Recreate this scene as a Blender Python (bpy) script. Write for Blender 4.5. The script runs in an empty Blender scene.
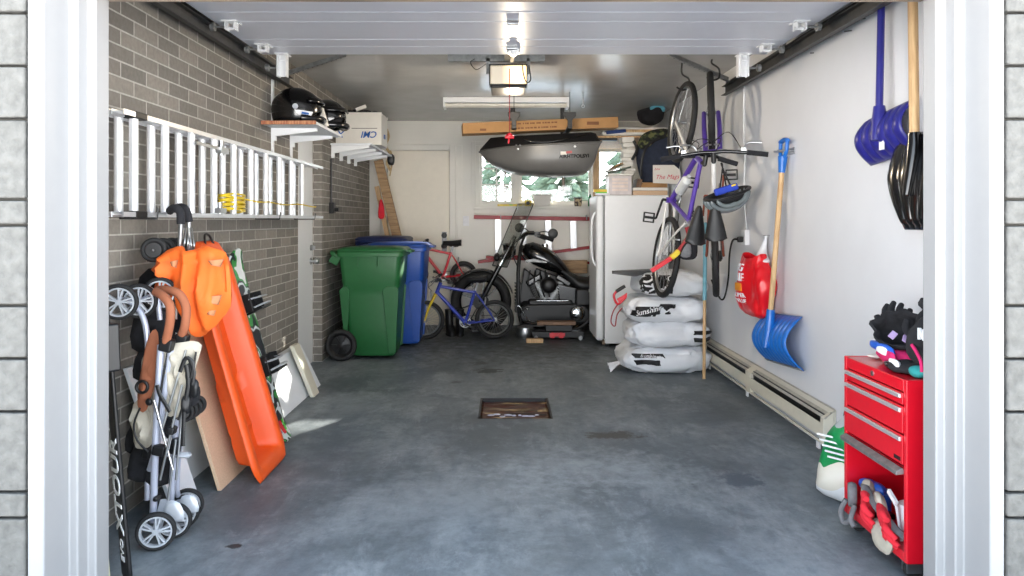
import bpy, math, random
from mathutils import Vector, Matrix, Euler, noise
random.seed(7)
PI = math.pi
V = Vector
COL = bpy.context.scene.collection
CAMZ, F, CX, CY = 1.24, 720.0, 505.0, 220.0

def P(px, py, Y):
    "world point at depth Y that the surveyed photograph shows at (px, py)"
    return V(((px-CX)*Y/F, Y, CAMZ-(py-CY)*Y/F))

# ---------------------------------------------------------------- materials
def lin(c):
    def f(v):
        v /= 255.0
        return v/12.92 if v <= .04045 else ((v+.055)/1.055)**2.4
    return (f(c[0]), f(c[1]), f(c[2]), 1)

def base_mat(name):
    m = bpy.data.materials.new(name); m.use_nodes = True
    nt = m.node_tree
    return m, nt, nt.nodes['Principled BSDF']

MATS = {}
def mat(name, c, rough=.5, metal=0, var=.10, nscale=18, bump=.0, coat=0, spec=None):
    if name in MATS: return MATS[name]
    m, nt, b = base_mat(name)
    b.inputs['Roughness'].default_value = rough
    b.inputs['Metallic'].default_value = metal
    if coat: b.inputs['Coat Weight'].default_value = coat; b.inputs['Coat Roughness'].default_value = .08
    if spec is not None: b.inputs['Specular IOR Level'].default_value = spec
    tc = nt.nodes.new('ShaderNodeTexCoord')
    nz = nt.nodes.new('ShaderNodeTexNoise'); nz.inputs['Scale'].default_value = nscale; nz.inputs['Detail'].default_value = 4
    nt.links.new(tc.outputs['Object'], nz.inputs['Vector'])
    rp = nt.nodes.new('ShaderNodeValToRGB')
    l = lin(c)
    rp.color_ramp.elements[0].position = .3; rp.color_ramp.elements[1].position = .7
    rp.color_ramp.elements[0].color = tuple(v*(1-var) for v in l[:3])+(1,)
    rp.color_ramp.elements[1].color = tuple(min(1, v*(1+var)) for v in l[:3])+(1,)
    nt.links.new(nz.outputs['Fac'], rp.inputs['Fac'])
    nt.links.new(rp.outputs['Color'], b.inputs['Base Color'])
    if bump:
        bp = nt.nodes.new('ShaderNodeBump'); bp.inputs['Strength'].default_value = bump; bp.inputs['Distance'].default_value = .01
        nt.links.new(nz.outputs['Fac'], bp.inputs['Height']); nt.links.new(bp.outputs['Normal'], b.inputs['Normal'])
    MATS[name] = m
    return m

def wood_mat(name, c1, c2, scale=(2, 2, 30), rough=.6):
    if name in MATS: return MATS[name]
    m, nt, b = base_mat(name); b.inputs['Roughness'].default_value = rough
    tc = nt.nodes.new('ShaderNodeTexCoord'); mp = nt.nodes.new('ShaderNodeMapping'); mp.inputs['Scale'].default_value = scale
    nz = nt.nodes.new('ShaderNodeTexNoise'); nz.inputs['Scale'].default_value = 3; nz.inputs['Detail'].default_value = 6; nz.inputs['Distortion'].default_value = .6
    rp = nt.nodes.new('ShaderNodeValToRGB'); rp.color_ramp.elements[0].position = .35; rp.color_ramp.elements[1].position = .65
    rp.color_ramp.elements[0].color = lin(c1); rp.color_ramp.elements[1].color = lin(c2)
    nt.links.new(tc.outputs['Object'], mp.inputs['Vector']); nt.links.new(mp.outputs['Vector'], nz.inputs['Vector'])
    nt.links.new(nz.outputs['Fac'], rp.inputs['Fac']); nt.links.new(rp.outputs['Color'], b.inputs['Base Color'])
    MATS[name] = m
    return m

def emit_mat(name, c, strength):
    m, nt, b = base_mat(name)
    b.inputs['Base Color'].default_value = lin(c)
    b.inputs['Emission Color'].default_value = lin(c); b.inputs['Emission Strength'].default_value = strength
    return m

def glass_mat(name, c=(255, 255, 255), rough=0.0, alpha=.1):
    m, nt, b = base_mat(name)
    tr = nt.nodes.new('ShaderNodeBsdfTransparent'); tr.inputs['Color'].default_value = lin(c)
    gl = nt.nodes.new('ShaderNodeBsdfGlossy'); gl.inputs['Roughness'].default_value = .03
    mx = nt.nodes.new('ShaderNodeMixShader'); mx.inputs['Fac'].default_value = alpha
    nt.links.new(tr.outputs[0], mx.inputs[1]); nt.links.new(gl.outputs[0], mx.inputs[2])
    nt.links.new(mx.outputs[0], nt.nodes['Material Output'].inputs['Surface'])
    return m

def N(nt, kind, **kw):
    n = nt.nodes.new(kind)
    for k, v in kw.items(): setattr(n, k, v)
    return n

def math_node(nt, op, a, b=None, clamp=False):
    n = nt.nodes.new('ShaderNodeMath'); n.operation = op; n.use_clamp = clamp
    for i, v in enumerate((a, b)):
        if v is None: continue
        if isinstance(v, (int, float)): n.inputs[i].default_value = v
        else: nt.links.new(v, n.inputs[i])
    return n.outputs[0]

def mix_col(nt, fac, a, b):
    n = nt.nodes.new('ShaderNodeMix'); n.data_type = 'RGBA'
    if isinstance(fac, (int, float)): n.inputs[0].default_value = fac
    else: nt.links.new(fac, n.inputs[0])
    for idx, v in ((6, a), (7, b)):
        if isinstance(v, tuple): n.inputs[idx].default_value = v
        else: nt.links.new(v, n.inputs[idx])
    return n.outputs[2]

def brick_mat():
    m, nt, b = base_mat('grey_brick'); b.inputs['Roughness'].default_value = .85
    g = N(nt, 'ShaderNodeNewGeometry'); sp = N(nt, 'ShaderNodeSeparateXYZ'); cb = N(nt, 'ShaderNodeCombineXYZ')
    nt.links.new(g.outputs['Position'], sp.inputs[0])
    yx = math_node(nt, 'ADD', sp.outputs['Y'], sp.outputs['X'])
    nt.links.new(yx, cb.inputs['X']); nt.links.new(sp.outputs['Z'], cb.inputs['Y'])
    br = N(nt, 'ShaderNodeTexBrick'); br.offset = .5; br.squash = 1
    br.inputs['Scale'].default_value = 1; br.inputs['Brick Width'].default_value = .215; br.inputs['Row Height'].default_value = .0655
    br.inputs['Mortar Size'].default_value = .0042; br.inputs['Mortar Smooth'].default_value = .25; br.inputs['Bias'].default_value = -.1
    br.inputs['Color1'].default_value = lin((112, 107, 100)); br.inputs['Color2'].default_value = lin((136, 130, 121)); br.inputs['Mortar'].default_value = lin((176, 171, 162))
    nt.links.new(cb.outputs[0], br.inputs['Vector'])
    nz = N(nt, 'ShaderNodeTexNoise'); nz.inputs['Scale'].default_value = 45; nz.inputs['Detail'].default_value = 6
    nt.links.new(g.outputs['Position'], nz.inputs['Vector'])
    n2 = N(nt, 'ShaderNodeTexNoise'); n2.inputs['Scale'].default_value = 2.2
    nt.links.new(g.outputs['Position'], n2.inputs['Vector'])
    k = math_node(nt, 'MULTIPLY', nz.outputs['Fac'], .55)
    k2 = math_node(nt, 'MULTIPLY', n2.outputs['Fac'], .35)
    k3 = math_node(nt, 'ADD', math_node(nt, 'ADD', k, k2), .55)
    vm = N(nt, 'ShaderNodeVectorMath', operation='SCALE'); nt.links.new(br.outputs['Color'], vm.inputs[0]); nt.links.new(k3, vm.inputs['Scale'])
    nt.links.new(vm.outputs[0], b.inputs['Base Color'])
    bp = N(nt, 'ShaderNodeBump'); bp.inputs['Strength'].default_value = .8; bp.inputs['Distance'].default_value = .006
    h = math_node(nt, 'SUBTRACT', math_node(nt, 'MULTIPLY', nz.outputs['Fac'], .35), br.outputs['Fac'])
    nt.links.new(h, bp.inputs['Height']); nt.links.new(bp.outputs['Normal'], b.inputs['Normal'])
    return m

def floor_mat():
    m, nt, b = base_mat('worn_painted_concrete')
    g = N(nt, 'ShaderNodeNewGeometry')
    def nz(scale, detail=6, dist=0, rough=.6, sc=None):
        n = N(nt, 'ShaderNodeTexNoise'); n.inputs['Scale'].default_value = scale; n.inputs['Detail'].default_value = detail
        n.inputs['Distortion'].default_value = dist; n.inputs['Roughness'].default_value = rough
        if sc:
            mp = N(nt, 'ShaderNodeMapping'); mp.inputs['Scale'].default_value = sc
            nt.links.new(g.outputs['Position'], mp.inputs[0]); nt.links.new(mp.outputs[0], n.inputs['Vector'])
        else: nt.links.new(g.outputs['Position'], n.inputs['Vector'])
        return n.outputs['Fac']
    def ramp(f, lo, hi):
        r = N(nt, 'ShaderNodeMapRange'); r.inputs[1].default_value = lo; r.inputs[2].default_value = hi
        nt.links.new(f, r.inputs[0]); return r.outputs[0]
    K = .82
    _lin = lambda c_: (lambda l: (l[0]*K, l[1]*K, l[2]*K, 1))(globals()['lin'](c_))
    lin = _lin
    a = nz(1.3, 8, .5, .7); fine = nz(14, 8, .3, .75); streak = nz(2.6, 6, .4, .7, (2.2, .55, 1)); patch = nz(2.6, 10, .5, .85)
    c = mix_col(nt, ramp(a, .38, .62), lin((98, 107, 112)), lin((142, 150, 155)))
    fleck = nz(34, 9, .6, .8); drag = nz(2.4, 9, .25, .78, (1.3, .6, 1))
    c = mix_col(nt, math_node(nt, 'MULTIPLY', ramp(streak, .45, .7), .55), c, lin((80, 92, 104)))
    c = mix_col(nt, math_node(nt, 'MULTIPLY', ramp(fine, .46, .72), .5), c, lin((70, 80, 90)))
    c = mix_col(nt, math_node(nt, 'MULTIPLY', ramp(fleck, .54, .72), .3), c, lin((66, 74, 82)))
    c = mix_col(nt, math_node(nt, 'MULTIPLY', ramp(drag, .52, .68), .6), c, lin((170, 177, 182)))
    c = mix_col(nt, math_node(nt, 'MULTIPLY', ramp(drag, .50, .34), .35), c, lin((84, 92, 98)))
    c = mix_col(nt, math_node(nt, 'MULTIPLY', ramp(patch, .56, .74), .6), c, lin((188, 194, 198)))
    # dark and pale stains placed on the slab, plus painted shade at the back
    sp = N(nt, 'ShaderNodeSeparateXYZ'); nt.links.new(g.outputs['Position'], sp.inputs[0])
    wob = nz(11, 6, 0, .7)
    def stain_shade(c, x, y, rx, ry, col, k, soft=.35):
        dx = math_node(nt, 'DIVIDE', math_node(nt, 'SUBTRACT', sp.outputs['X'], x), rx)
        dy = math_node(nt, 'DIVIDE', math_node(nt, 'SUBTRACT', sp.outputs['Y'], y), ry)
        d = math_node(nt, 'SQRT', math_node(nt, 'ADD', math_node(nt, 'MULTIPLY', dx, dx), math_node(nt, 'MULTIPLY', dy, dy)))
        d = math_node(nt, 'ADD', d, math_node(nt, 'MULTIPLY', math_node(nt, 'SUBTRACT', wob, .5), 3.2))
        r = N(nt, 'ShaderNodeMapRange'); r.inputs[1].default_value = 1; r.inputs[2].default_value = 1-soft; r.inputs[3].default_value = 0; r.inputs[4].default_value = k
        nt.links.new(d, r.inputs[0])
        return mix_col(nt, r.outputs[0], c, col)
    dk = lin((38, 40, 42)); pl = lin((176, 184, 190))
    c = stain_shade(c, -.15, 5.92, .12, .10, dk, .85); c = stain_shade(c, -.22, 6.25, .07, .1, dk, .6); c = stain_shade(c, -.38, 5.5, .05, .05, dk, .5)
    c = stain_shade(c, .62, 4.15, .16, .09, lin((66, 60, 54)), .8); c = stain_shade(c, -1.03, 2.74, .035, .02, dk, .9); c = stain_shade(c, -1.18, 3.46, .03, .03, dk, .9)
    c = stain_shade(c, 1.12, 3.42, .12, .1, lin((72, 84, 98)), .8)
    c = stain_shade(c, .45, 3.6, .55, .35, pl, .55, 1); c = stain_shade(c, -.15, 3.2, .7, .5, pl, .35, 1); c = stain_shade(c, -1.05, 4.9, .28, .5, pl, .35, 1)
    c = stain_shade(c, -.95, 4.1, .25, .8, lin((84, 96, 110)), .5, 1); c = stain_shade(c, .1, 4.55, .5, .22, lin((92, 100, 106)), .6, 1)
    c = stain_shade(c, .1, 7.6, 1.7, 1.5, lin((48, 52, 54)), .8, .8)  # broad shade over the back of the floor, put into the colour
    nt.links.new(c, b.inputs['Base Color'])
    r = N(nt, 'ShaderNodeMapRange'); r.inputs[3].default_value = .38; r.inputs[4].default_value = .7; nt.links.new(a, r.inputs[0]); nt.links.new(r.outputs[0], b.inputs['Roughness'])
    bp = N(nt, 'ShaderNodeBump'); bp.inputs['Strength'].default_value = .15; bp.inputs['Distance'].default_value = .01
    nt.links.new(fine, bp.inputs['Height']); nt.links.new(bp.outputs['Normal'], b.inputs['Normal'])
    return m

M = {}
def mats():
    M['brick'] = brick_mat(); M['floor'] = floor_mat()
    M['wall'] = mat('painted_white_wall', (217, 218, 221), .5, var=.03, nscale=3)
    M['wallback'] = mat('painted_cream_wall', (232, 229, 221), .6, var=.03, nscale=3)
    M['ceil'] = mat('grey_gloss_ceiling', (172, 171, 170), .24, var=.07, nscale=4, spec=.8)
    M['doorpanel'] = mat('garage_door_paint', (216, 219, 228), .34, var=.02, nscale=6)
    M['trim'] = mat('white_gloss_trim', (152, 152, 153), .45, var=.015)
    M['block'] = mat('split_grey_block', (98, 97, 94), .9, var=.22, nscale=30, bump=1.0)
    M['mortar'] = mat('pale_mortar', (70, 69, 66), .9)
    M['drive'] = mat('driveway_concrete', (170, 168, 164), .8, var=.1)
    M['oldwood'] = wood_mat('weathered_beam', (96, 84, 72), (170, 152, 132), (1, 20, 20))
    M['wood'] = wood_mat('pale_wood', (184, 146, 102), (214, 180, 134), (20, 20, 2))
    M['woodx'] = wood_mat('plank_wood', (128, 98, 66), (172, 140, 100), (2, 20, 20))
    M['particle'] = mat('particle_board', (206, 176, 146), .8, var=.10, nscale=160)
    M['card'] = mat('brown_cardboard', (172, 130, 84), .8, var=.06)
    M['cardwhite'] = mat('white_cardboard', (222, 218, 210), .75, var=.03)
    M['white'] = mat('white_enamel', (232, 233, 234), .35, var=.01)
    M['whitemat'] = mat('white_melamine', (226, 229, 232), .5, var=.02)
    M['cream'] = mat('cream_metal', (214, 208, 190), .45, var=.03)
    M['creamdoor'] = mat('cream_door', (232, 224, 208), .5, var=.02)
    M['black'] = mat('black_plastic', (16, 16, 18), .45, var=.15)
    M['blackgloss'] = mat('black_gloss', (9, 9, 11), .2, var=.1, coat=.5)
    M['rubber'] = mat('tyre_rubber', (30, 30, 31), .75, var=.15)
    M['foam'] = mat('black_foam', (34, 34, 38), .95, var=.2, nscale=80)
    M['brownfoam'] = mat('brown_foam', (150, 90, 62), .9, var=.08)
    M['blackcloth'] = mat('black_cloth', (26, 26, 30), .95, var=.3, nscale=40, bump=.3)
    M['greycloth'] = mat('grey_cloth', (110, 110, 112), .95, var=.2, nscale=40, bump=.3)
    M['navycloth'] = mat('navy_cloth', (36, 43, 60), .9, var=.2, nscale=20, bump=.3)
    M['beigecloth'] = mat('beige_cloth', (186, 178, 162), .95, var=.14, nscale=16, bump=.9)
    M['orangecloth'] = mat('orange_nylon', (240, 108, 34), .7, var=.06, nscale=5, bump=.2)
    M['brownpatch'] = mat('brown_patch', (176, 122, 84), .8)
    M['chrome'] = mat('bright_chrome', (220, 222, 225), .12, 1, var=.03)
    M['steel'] = mat('brushed_steel', (180, 182, 184), .35, 1, var=.08)
    M['alu'] = mat('aluminium', (222, 223, 225), .38, .75, var=.04)
    M['alurung'] = mat('aluminium_rung', (236, 237, 240), .4, .45, var=.03)
    M['dullsteel'] = mat('galvanised_steel', (150, 152, 152), .5, .8, var=.2, nscale=30)
    M['darksteel'] = mat('dark_track_steel', (70, 70, 70), .5, .6, var=.2)
    M['silverpaint'] = mat('silver_plastic', (190, 194, 200), .35, .3, var=.03)
    M['tubegrey'] = mat('lilac_grey_tube', (186, 190, 206), .35, .3, var=.03)
    M['orange'] = mat('orange_plastic', (228, 84, 20), .45, var=.04, nscale=5)
    M['green'] = mat('green_bin_plastic', (30, 94, 48), .42, var=.05)
    M['blue'] = mat('blue_bin_plastic', (24, 72, 156), .4, var=.05)
    M['bluegloss'] = mat('blue_shovel_plastic', (22, 104, 190), .3, var=.06)
    M['ltblue'] = mat('pale_blue_paint', (120, 178, 196), .5)
    M['navyplastic'] = mat('navy_shovel_plastic', (38, 38, 122), .32, var=.06)
    M['red'] = mat('red_enamel', (204, 16, 36), .3, var=.04, coat=.3)
    M['reddark'] = mat('red_paint', (150, 20, 32), .45, var=.06)
    M['redbag'] = mat('red_plastic_film', (220, 22, 34), .28, var=.06, nscale=8)
    M['redcloth'] = mat('red_cloth', (208, 34, 50), .9, var=.1)
    M['yellow'] = mat('yellow_paint', (222, 192, 40), .4)
    M['purple'] = mat('purple_paint', (82, 56, 150), .35)
    M['bikewhite'] = mat('bike_white_paint', (214, 212, 208), .35)
    M['bikeblue'] = mat('kids_bike_blue', (28, 52, 160), .3, coat=.3)
    M['rustred'] = mat('rust_red_paint', (150, 72, 48), .5)
    M['bagwhite'] = mat('white_bale_film', (222, 224, 228), .38, var=.05, nscale=7, bump=.25)
    M['ink'] = mat('black_ink', (20, 20, 22), .6)
    M['inkblue'] = mat('blue_ink', (30, 92, 170), .6)
    M['inkwhite'] = mat('white_ink', (232, 232, 234), .6)
    M['inkred'] = mat('red_ink', (206, 60, 84), .6)
    M['soilgreen'] = mat('green_bag_film', (28, 140, 78), .35, var=.1)
    M['soilcream'] = mat('cream_bag_film', (222, 216, 200), .4, var=.05)
    M['shell'] = mat('grey_abs_shell', (98, 97, 95), .33, var=.05)
    M['lens'] = mat('white_lens', (225, 222, 212), .4)
    M['pink'] = mat('magenta_cloth', (200, 30, 96), .85, var=.1)
    M['teal'] = mat('teal_cloth', (40, 140, 140), .85)
    M['ltblueplastic'] = mat('vivid_blue_plastic', (30, 90, 190), .4)
    M['limegreen'] = mat('lime_green', (96, 196, 70), .35)
    M['snow'] = mat('snowy_ground', (235, 240, 245), .8)
    M['leaf'] = mat('conifer_foliage', (96, 112, 92), .9, var=.4, nscale=9)
    M['bark'] = mat('tree_bark', (88, 74, 62), .9, var=.3)

# ---------------------------------------------------------------- geometry
def cr(pts, k=6, closed=False):
    pts = [V(p) for p in pts]; n = len(pts); out = []
    rng = range(n if closed else n-1)
    for i in rng:
        if closed: p0, p1, p2, p3 = pts[(i-1) % n], pts[i], pts[(i+1) % n], pts[(i+2) % n]
        else: p0, p1, p2, p3 = pts[max(i-1, 0)], pts[i], pts[i+1], pts[min(i+2, n-1)]
        for j in range(k):
            t = j/k
            out.append(.5*((2*p1)+(-p0+p2)*t+(2*p0-5*p1+4*p2-p3)*t*t+(-p0+3*p1-3*p2+p3)*t**3))
    if not closed: out.append(pts[-1])
    return out

class MB:
    def __init__(s): s.v = []; s.f = []; s.mi = []; s.m = 0
    def add(s, vs, fs):
        o = len(s.v); s.v += [V(p) for p in vs]
        s.f += [tuple(i+o for i in f) for f in fs]; s.mi += [s.m]*len(fs)
        return s
    def box(s, c, size, rot=None, M4=None):
        hx, hy, hz = [d/2 for d in size]
        vs = [V((x, y, z)) for x in (-hx, hx) for y in (-hy, hy) for z in (-hz, hz)]
        if rot is not None:
            R = Euler([math.radians(a) for a in rot]).to_matrix(); vs = [R@p for p in vs]
        vs = [p+V(c) for p in vs]
        if M4 is not None: vs = [M4@p for p in vs]
        return s.add(vs, [(0, 1, 3, 2), (4, 6, 7, 5), (0, 4, 5, 1), (2, 3, 7, 6), (0, 2, 6, 4), (1, 5, 7, 3)])
    def bb(s, x0, x1, y0, y1, z0, z1): return s.box(((x0+x1)/2, (y0+y1)/2, (z0+z1)/2), (x1-x0, y1-y0, z1-z0))
    def bar(s, a, b, w, h=None, up=(0, 0, 1)):
        "rectangular bar from a to b, w across, h along up"
        a, b = V(a), V(b); h = h or w; d = b-a; L = d.length; d.normalize(); up = V(up)
        x = d.cross(up)
        if x.length < 1e-4: x = d.cross(V((0, 1, 0)))
        x.normalize(); z = x.cross(d)
        R = Matrix((x, d, z)).transposed()
        vs = [(a+b)/2+R@V((i*w/2, j*L/2, k*h/2)) for i in (-1, 1) for j in (-1, 1) for k in (-1, 1)]
        return s.add(vs, [(0, 1, 3, 2), (4, 6, 7, 5), (0, 4, 5, 1), (2, 3, 7, 6), (0, 2, 6, 4), (1, 5, 7, 3)])
    def tube(s, pts, r, n=10, closed=False, k=0, caps=True, flat=1.0):
        if k: pts = cr(pts, k, closed)
        pts = [V(p) for p in pts]; m = len(pts)
        rr = r if isinstance(r, (list, tuple)) else [r]*m
        if len(rr) != m:
            q = len(rr)-1; rr = [rr[int(i*q/(m-1))]*(1-((i*q/(m-1)) % 1))+rr[min(q, int(i*q/(m-1))+1)]*((i*q/(m-1)) % 1) for i in range(m)]
        tg = []
        for i in range(m):
            if closed: t = pts[(i+1) % m]-pts[(i-1) % m]
            else: t = pts[min(i+1, m-1)]-pts[max(i-1, 0)]
            tg.append(t.normalized() if t.length > 1e-9 else V((0, 0, 1)))
        up = V((0, 0, 1)) if abs(tg[0].z) < .9 else V((0, 1, 0))
        x = tg[0].cross(up).normalized(); vs = []
        for i in range(m):
            x = (x-tg[i]*x.dot(tg[i]))
            x = x.normalized() if x.length > 1e-6 else tg[i].orthogonal().normalized()
            y = tg[i].cross(x)
            for j in range(n):
                a = 2*PI*j/n; vs.append(pts[i]+x*math.cos(a)*rr[i]+y*math.sin(a)*rr[i]*flat)
        fs = []
        for i in range(m if closed else m-1):
            for j in range(n):
                a, b = i*n+j, i*n+(j+1) % n; c, d = ((i+1) % m)*n+(j+1) % n, ((i+1) % m)*n+j
                fs.append((a, b, c, d))
        if not closed and caps: fs += [tuple(range(n))[::-1], tuple((m-1)*n+j for j in range(n))]
        return s.add(vs, fs)
    def cyl(s, a, b, r, r2=None, n=20): return s.tube([a, b], [r, r if r2 is None else r2], n)
    def ring(s, c, ax, R, r, n=40, m=10, flat=1.0):
        c, ax = V(c), V(ax).normalized(); x = ax.orthogonal().normalized(); y = ax.cross(x)
        vs = []; fs = []
        for i in range(n):
            a = 2*PI*i/n; d = x*math.cos(a)+y*math.sin(a)
            for j in range(m):
                b = 2*PI*j/m; vs.append(c+d*(R+r*math.cos(b))+ax*r*flat*math.sin(b))
        for i in range(n):
            for j in range(m): fs.append((i*m+j, ((i+1) % n)*m+j, ((i+1) % n)*m+(j+1) % m, i*m+(j+1) % m))
        return s.add(vs, fs)
    def lathe(s, c, ax, prof, n=28, arc=2*PI, x=None):
        "prof: list of (radius, height along ax)"
        c, ax = V(c), V(ax).normalized(); x = V(x).normalized() if x is not None else ax.orthogonal().normalized(); y = ax.cross(x); m = len(prof); full = arc > 6.28
        N_ = n if full else n+1
        vs = [c+(x*math.cos(arc*i/n)+y*math.sin(arc*i/n))*max(r, 1e-4)+ax*h for i in range(N_) for r, h in prof]
        fs = [(i*m+j, ((i+1) % N_)*m+j, ((i+1) % N_)*m+j+1, i*m+j+1) for i in range(n) for j in range(m-1)]
        return s.add(vs, fs)
    def ball(s, c, r, nu=20, nv=12, R=None):
        r = r if isinstance(r, (list, tuple)) else (r, r, r)
        vs = []; fs = []
        for i in range(nv+1):
            t = PI*i/nv
            for j in range(nu):
                a = 2*PI*j/nu; p = V((r[0]*math.sin(t)*math.cos(a), r[1]*math.sin(t)*math.sin(a), r[2]*math.cos(t)))
                vs.append((R@p if R is not None else p)+V(c))
        for i in range(nv):
            for j in range(nu): fs.append((i*nu+j, (i+1)*nu+j, (i+1)*nu+(j+1) % nu, i*nu+(j+1) % nu))
        return s.add(vs, fs)
    def prism(s, poly, ext):
        "poly: 3D points of one face, ext: extrusion vector"
        n = len(poly); p = [V(q) for q in poly]; e = V(ext)
        fs = [tuple(range(n))[::-1], tuple(range(n, 2*n))]+[(i, (i+1) % n, n+(i+1) % n, n+i) for i in range(n)]
        return s.add(p+[q+e for q in p], fs)
    def grid(s, fn, nu, nv, us=None, vs_=None):
        us = us or [i/nu for i in range(nu+1)]; vs_ = vs_ or [j/nv for j in range(nv+1)]
        pts = [V(fn(u, w)) for u in us for w in vs_]; m = len(vs_)
        return s.add(pts, [(i*m+j, (i+1)*m+j, (i+1)*m+j+1, i*m+j+1) for i in range(len(us)-1) for j in range(m-1)])
    def loft(s, rings, caps=True):
        n = len(rings[0]); vs = [V(p) for r in rings for p in r]; fs = []
        for i in range(len(rings)-1):
            for j in range(n): fs.append((i*n+j, i*n+(j+1) % n, (i+1)*n+(j+1) % n, (i+1)*n+j))
        if caps: fs += [tuple(range(n))[::-1], tuple((len(rings)-1)*n+j for j in range(n))]
        return s.add(vs, fs)
    def pillow(s, outline, O, U, W, Nn, th, back=None, rings=8, amp=.0, fr=8, seed=0, smooth=3):
        "puffed shape: outline of (u,w) in the plane O+uU+wW bulging th along Nn"
        O, U, W, Nn = V(O), V(U), V(W), V(Nn); back = th if back is None else back
        ol = cr([V((a, b, 0)) for a, b in outline], smooth, True) if smooth else [V((a, b, 0)) for a, b in outline]
        c = sum(ol, V())/len(ol); n = len(ol); vs = []; fs = []
        for side, t_ in ((1, th), (-1, back)):
            for i in range(rings+1):
                q = 1-i/rings if i else 1
                for p in ol:
                    a = c+(p-c)*q; h = t_*math.sqrt(max(0, 1-q**3))
                    w = O+U*a.x+W*a.y
                    if amp and i: h += amp*noise.noise(w*fr+V((seed, side*3, 0)))*min(1, 2*(1-q)+.2)
                    vs.append(w+Nn*side*h)
        m = (rings+1)*n
        for k in (0, 1):
            for i in range(rings):
                for j in range(n):
                    f = (k*m+i*n+j, k*m+i*n+(j+1) % n, k*m+(i+1)*n+(j+1) % n, k*m+(i+1)*n+j)
                    fs.append(f if k == 0 else f[::-1])
        return s.add(vs, fs)
    def xf(s, M4, i0=0):
        for i in range(i0, len(s.v)): s.v[i] = M4@s.v[i]
        return s

def basis(o, x, y):
    x = V(x).normalized(); y = V(y); z = x.cross(y).normalized(); y = z.cross(x)
    m = Matrix((x, y, z)).transposed().to_4x4(); m.translation = V(o); return m

_txt = {}
def text(mb, body, size, o, x, y, ext=.0015, bold=True, align='CENTER', shear=0):
    "solid lettering lying in the plane through o spanned by x (reading direction) and y (up)"
    key = (body, shear)
    if key not in _txt:
        cu = bpy.data.curves.new('t', 'FONT'); cu.body = body; cu.size = 1; cu.extrude = .5; cu.align_x = 'CENTER'; cu.align_y = 'CENTER'
        cu.offset = .018 if bold else 0; cu.resolution_u = 3; cu.shear = shear
        ob = bpy.data.objects.new('t', cu); COL.objects.link(ob)
        dg = bpy.context.evaluated_depsgraph_get(); me = bpy.data.meshes.new_from_object(ob.evaluated_get(dg))
        _txt[key] = ([v.co.copy() for v in me.vertices], [tuple(p.vertices) for p in me.polygons])
        bpy.data.objects.remove(ob); bpy.data.meshes.remove(me); bpy.data.curves.remove(cu)
    vs, fs = _txt[key]; B = basis(o, x, y)
    mb.add([B@V((v.x*size, v.y*size, v.z*ext)) for v in vs], fs)
    return mb

TAGS = {}
def meshobj(name, mb, mats_, smooth=None, bevel=0, solid=0, inv=None, segs=2, sub=0):
    me = bpy.data.meshes.new(name)
    vs = [inv@v for v in mb.v] if inv is not None else mb.v
    me.from_pydata(vs, [], mb.f)
    mats_ = mats_ if isinstance(mats_, (list, tuple)) else [mats_]
    for m in mats_: me.materials.append(M[m] if isinstance(m, str) else m)
    me.polygons.foreach_set('material_index', mb.mi)
    me.validate(); me.update()
    import bmesh
    b = bmesh.new(); b.from_mesh(me); bmesh.ops.recalc_face_normals(b, faces=b.faces); b.to_mesh(me); b.free()
    if smooth:
        for p in me.polygons: p.use_smooth = True
        me.set_sharp_from_angle(angle=math.radians(smooth))
    o = bpy.data.objects.new(name, me); COL.objects.link(o)
    if solid: md = o.modifiers.new('s', 'SOLIDIFY'); md.thickness = abs(solid); md.offset = 0 if solid > 0 else -1
    if sub: md = o.modifiers.new('u', 'SUBSURF'); md.levels = sub; md.render_levels = sub
    if bevel:
        md = o.modifiers.new('b', 'BEVEL'); md.width = bevel; md.segments = segs; md.limit_method = 'ANGLE'; md.angle_limit = math.radians(35)
        for p in me.polygons: p.use_smooth = True
        md.harden_normals = True
        if not smooth: me.set_sharp_from_angle(angle=math.radians(50))
    return o

class T:
    "a thing: an Empty at its base; parts are given in world metres unless local=True"
    def __init__(s, name, label, cat, loc=(0, 0, 0), group=None, local=False, mx=None, kind=None):
        e = bpy.data.objects.new(name, None); COL.objects.link(e); e.empty_display_size = .05
        if mx is not None: e.matrix_world = mx; s.mx = mx.copy()
        else: e.location = loc; s.mx = Matrix.Translation(V(loc))
        if label: e['label'] = label
        if cat: e['category'] = cat
        if group: e['group'] = group
        if kind: e['kind'] = kind
        s.e = e; s.inv = None if local else s.mx.inverted()
    def p(s, name, mb, m, sub=None, label=None, kind=None, **kw):
        o = meshobj(name, mb, m, inv=s.inv, **kw)
        o.parent = sub or s.e
        if label: o['label'] = label
        if kind: o['kind'] = kind
        return o

def solo(name, mb, m, label, cat, group=None, **kw):
    lo = V((min(v.x for v in mb.v), min(v.y for v in mb.v), min(v.z for v in mb.v))); hi = V((max(v.x for v in mb.v), max(v.y for v in mb.v), 0))
    c = V(((lo.x+hi.x)/2, (lo.y+hi.y)/2, lo.z))
    o = meshobj(name, mb, m, inv=Matrix.Translation(-c), **kw); o.location = c
    o['label'] = label; o['category'] = cat
    if group: o['group'] = group
    return o

def struct(name, mb, m, **kw):
    o = meshobj(name, mb, m, **kw); o['kind'] = 'structure'; return o

def copy_thing(t, loc=None, mx=None, label=None):
    def rec(o, par):
        c = o.copy(); COL.objects.link(c)
        if par: c.parent = par
        for ch in list(o.children): rec(ch, c)
        return c
    r = rec(t.e, None)
    if mx is not None: r.matrix_world = mx
    elif loc is not None: r.location = loc
    if label: r['label'] = label
    return r
mats()
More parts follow.
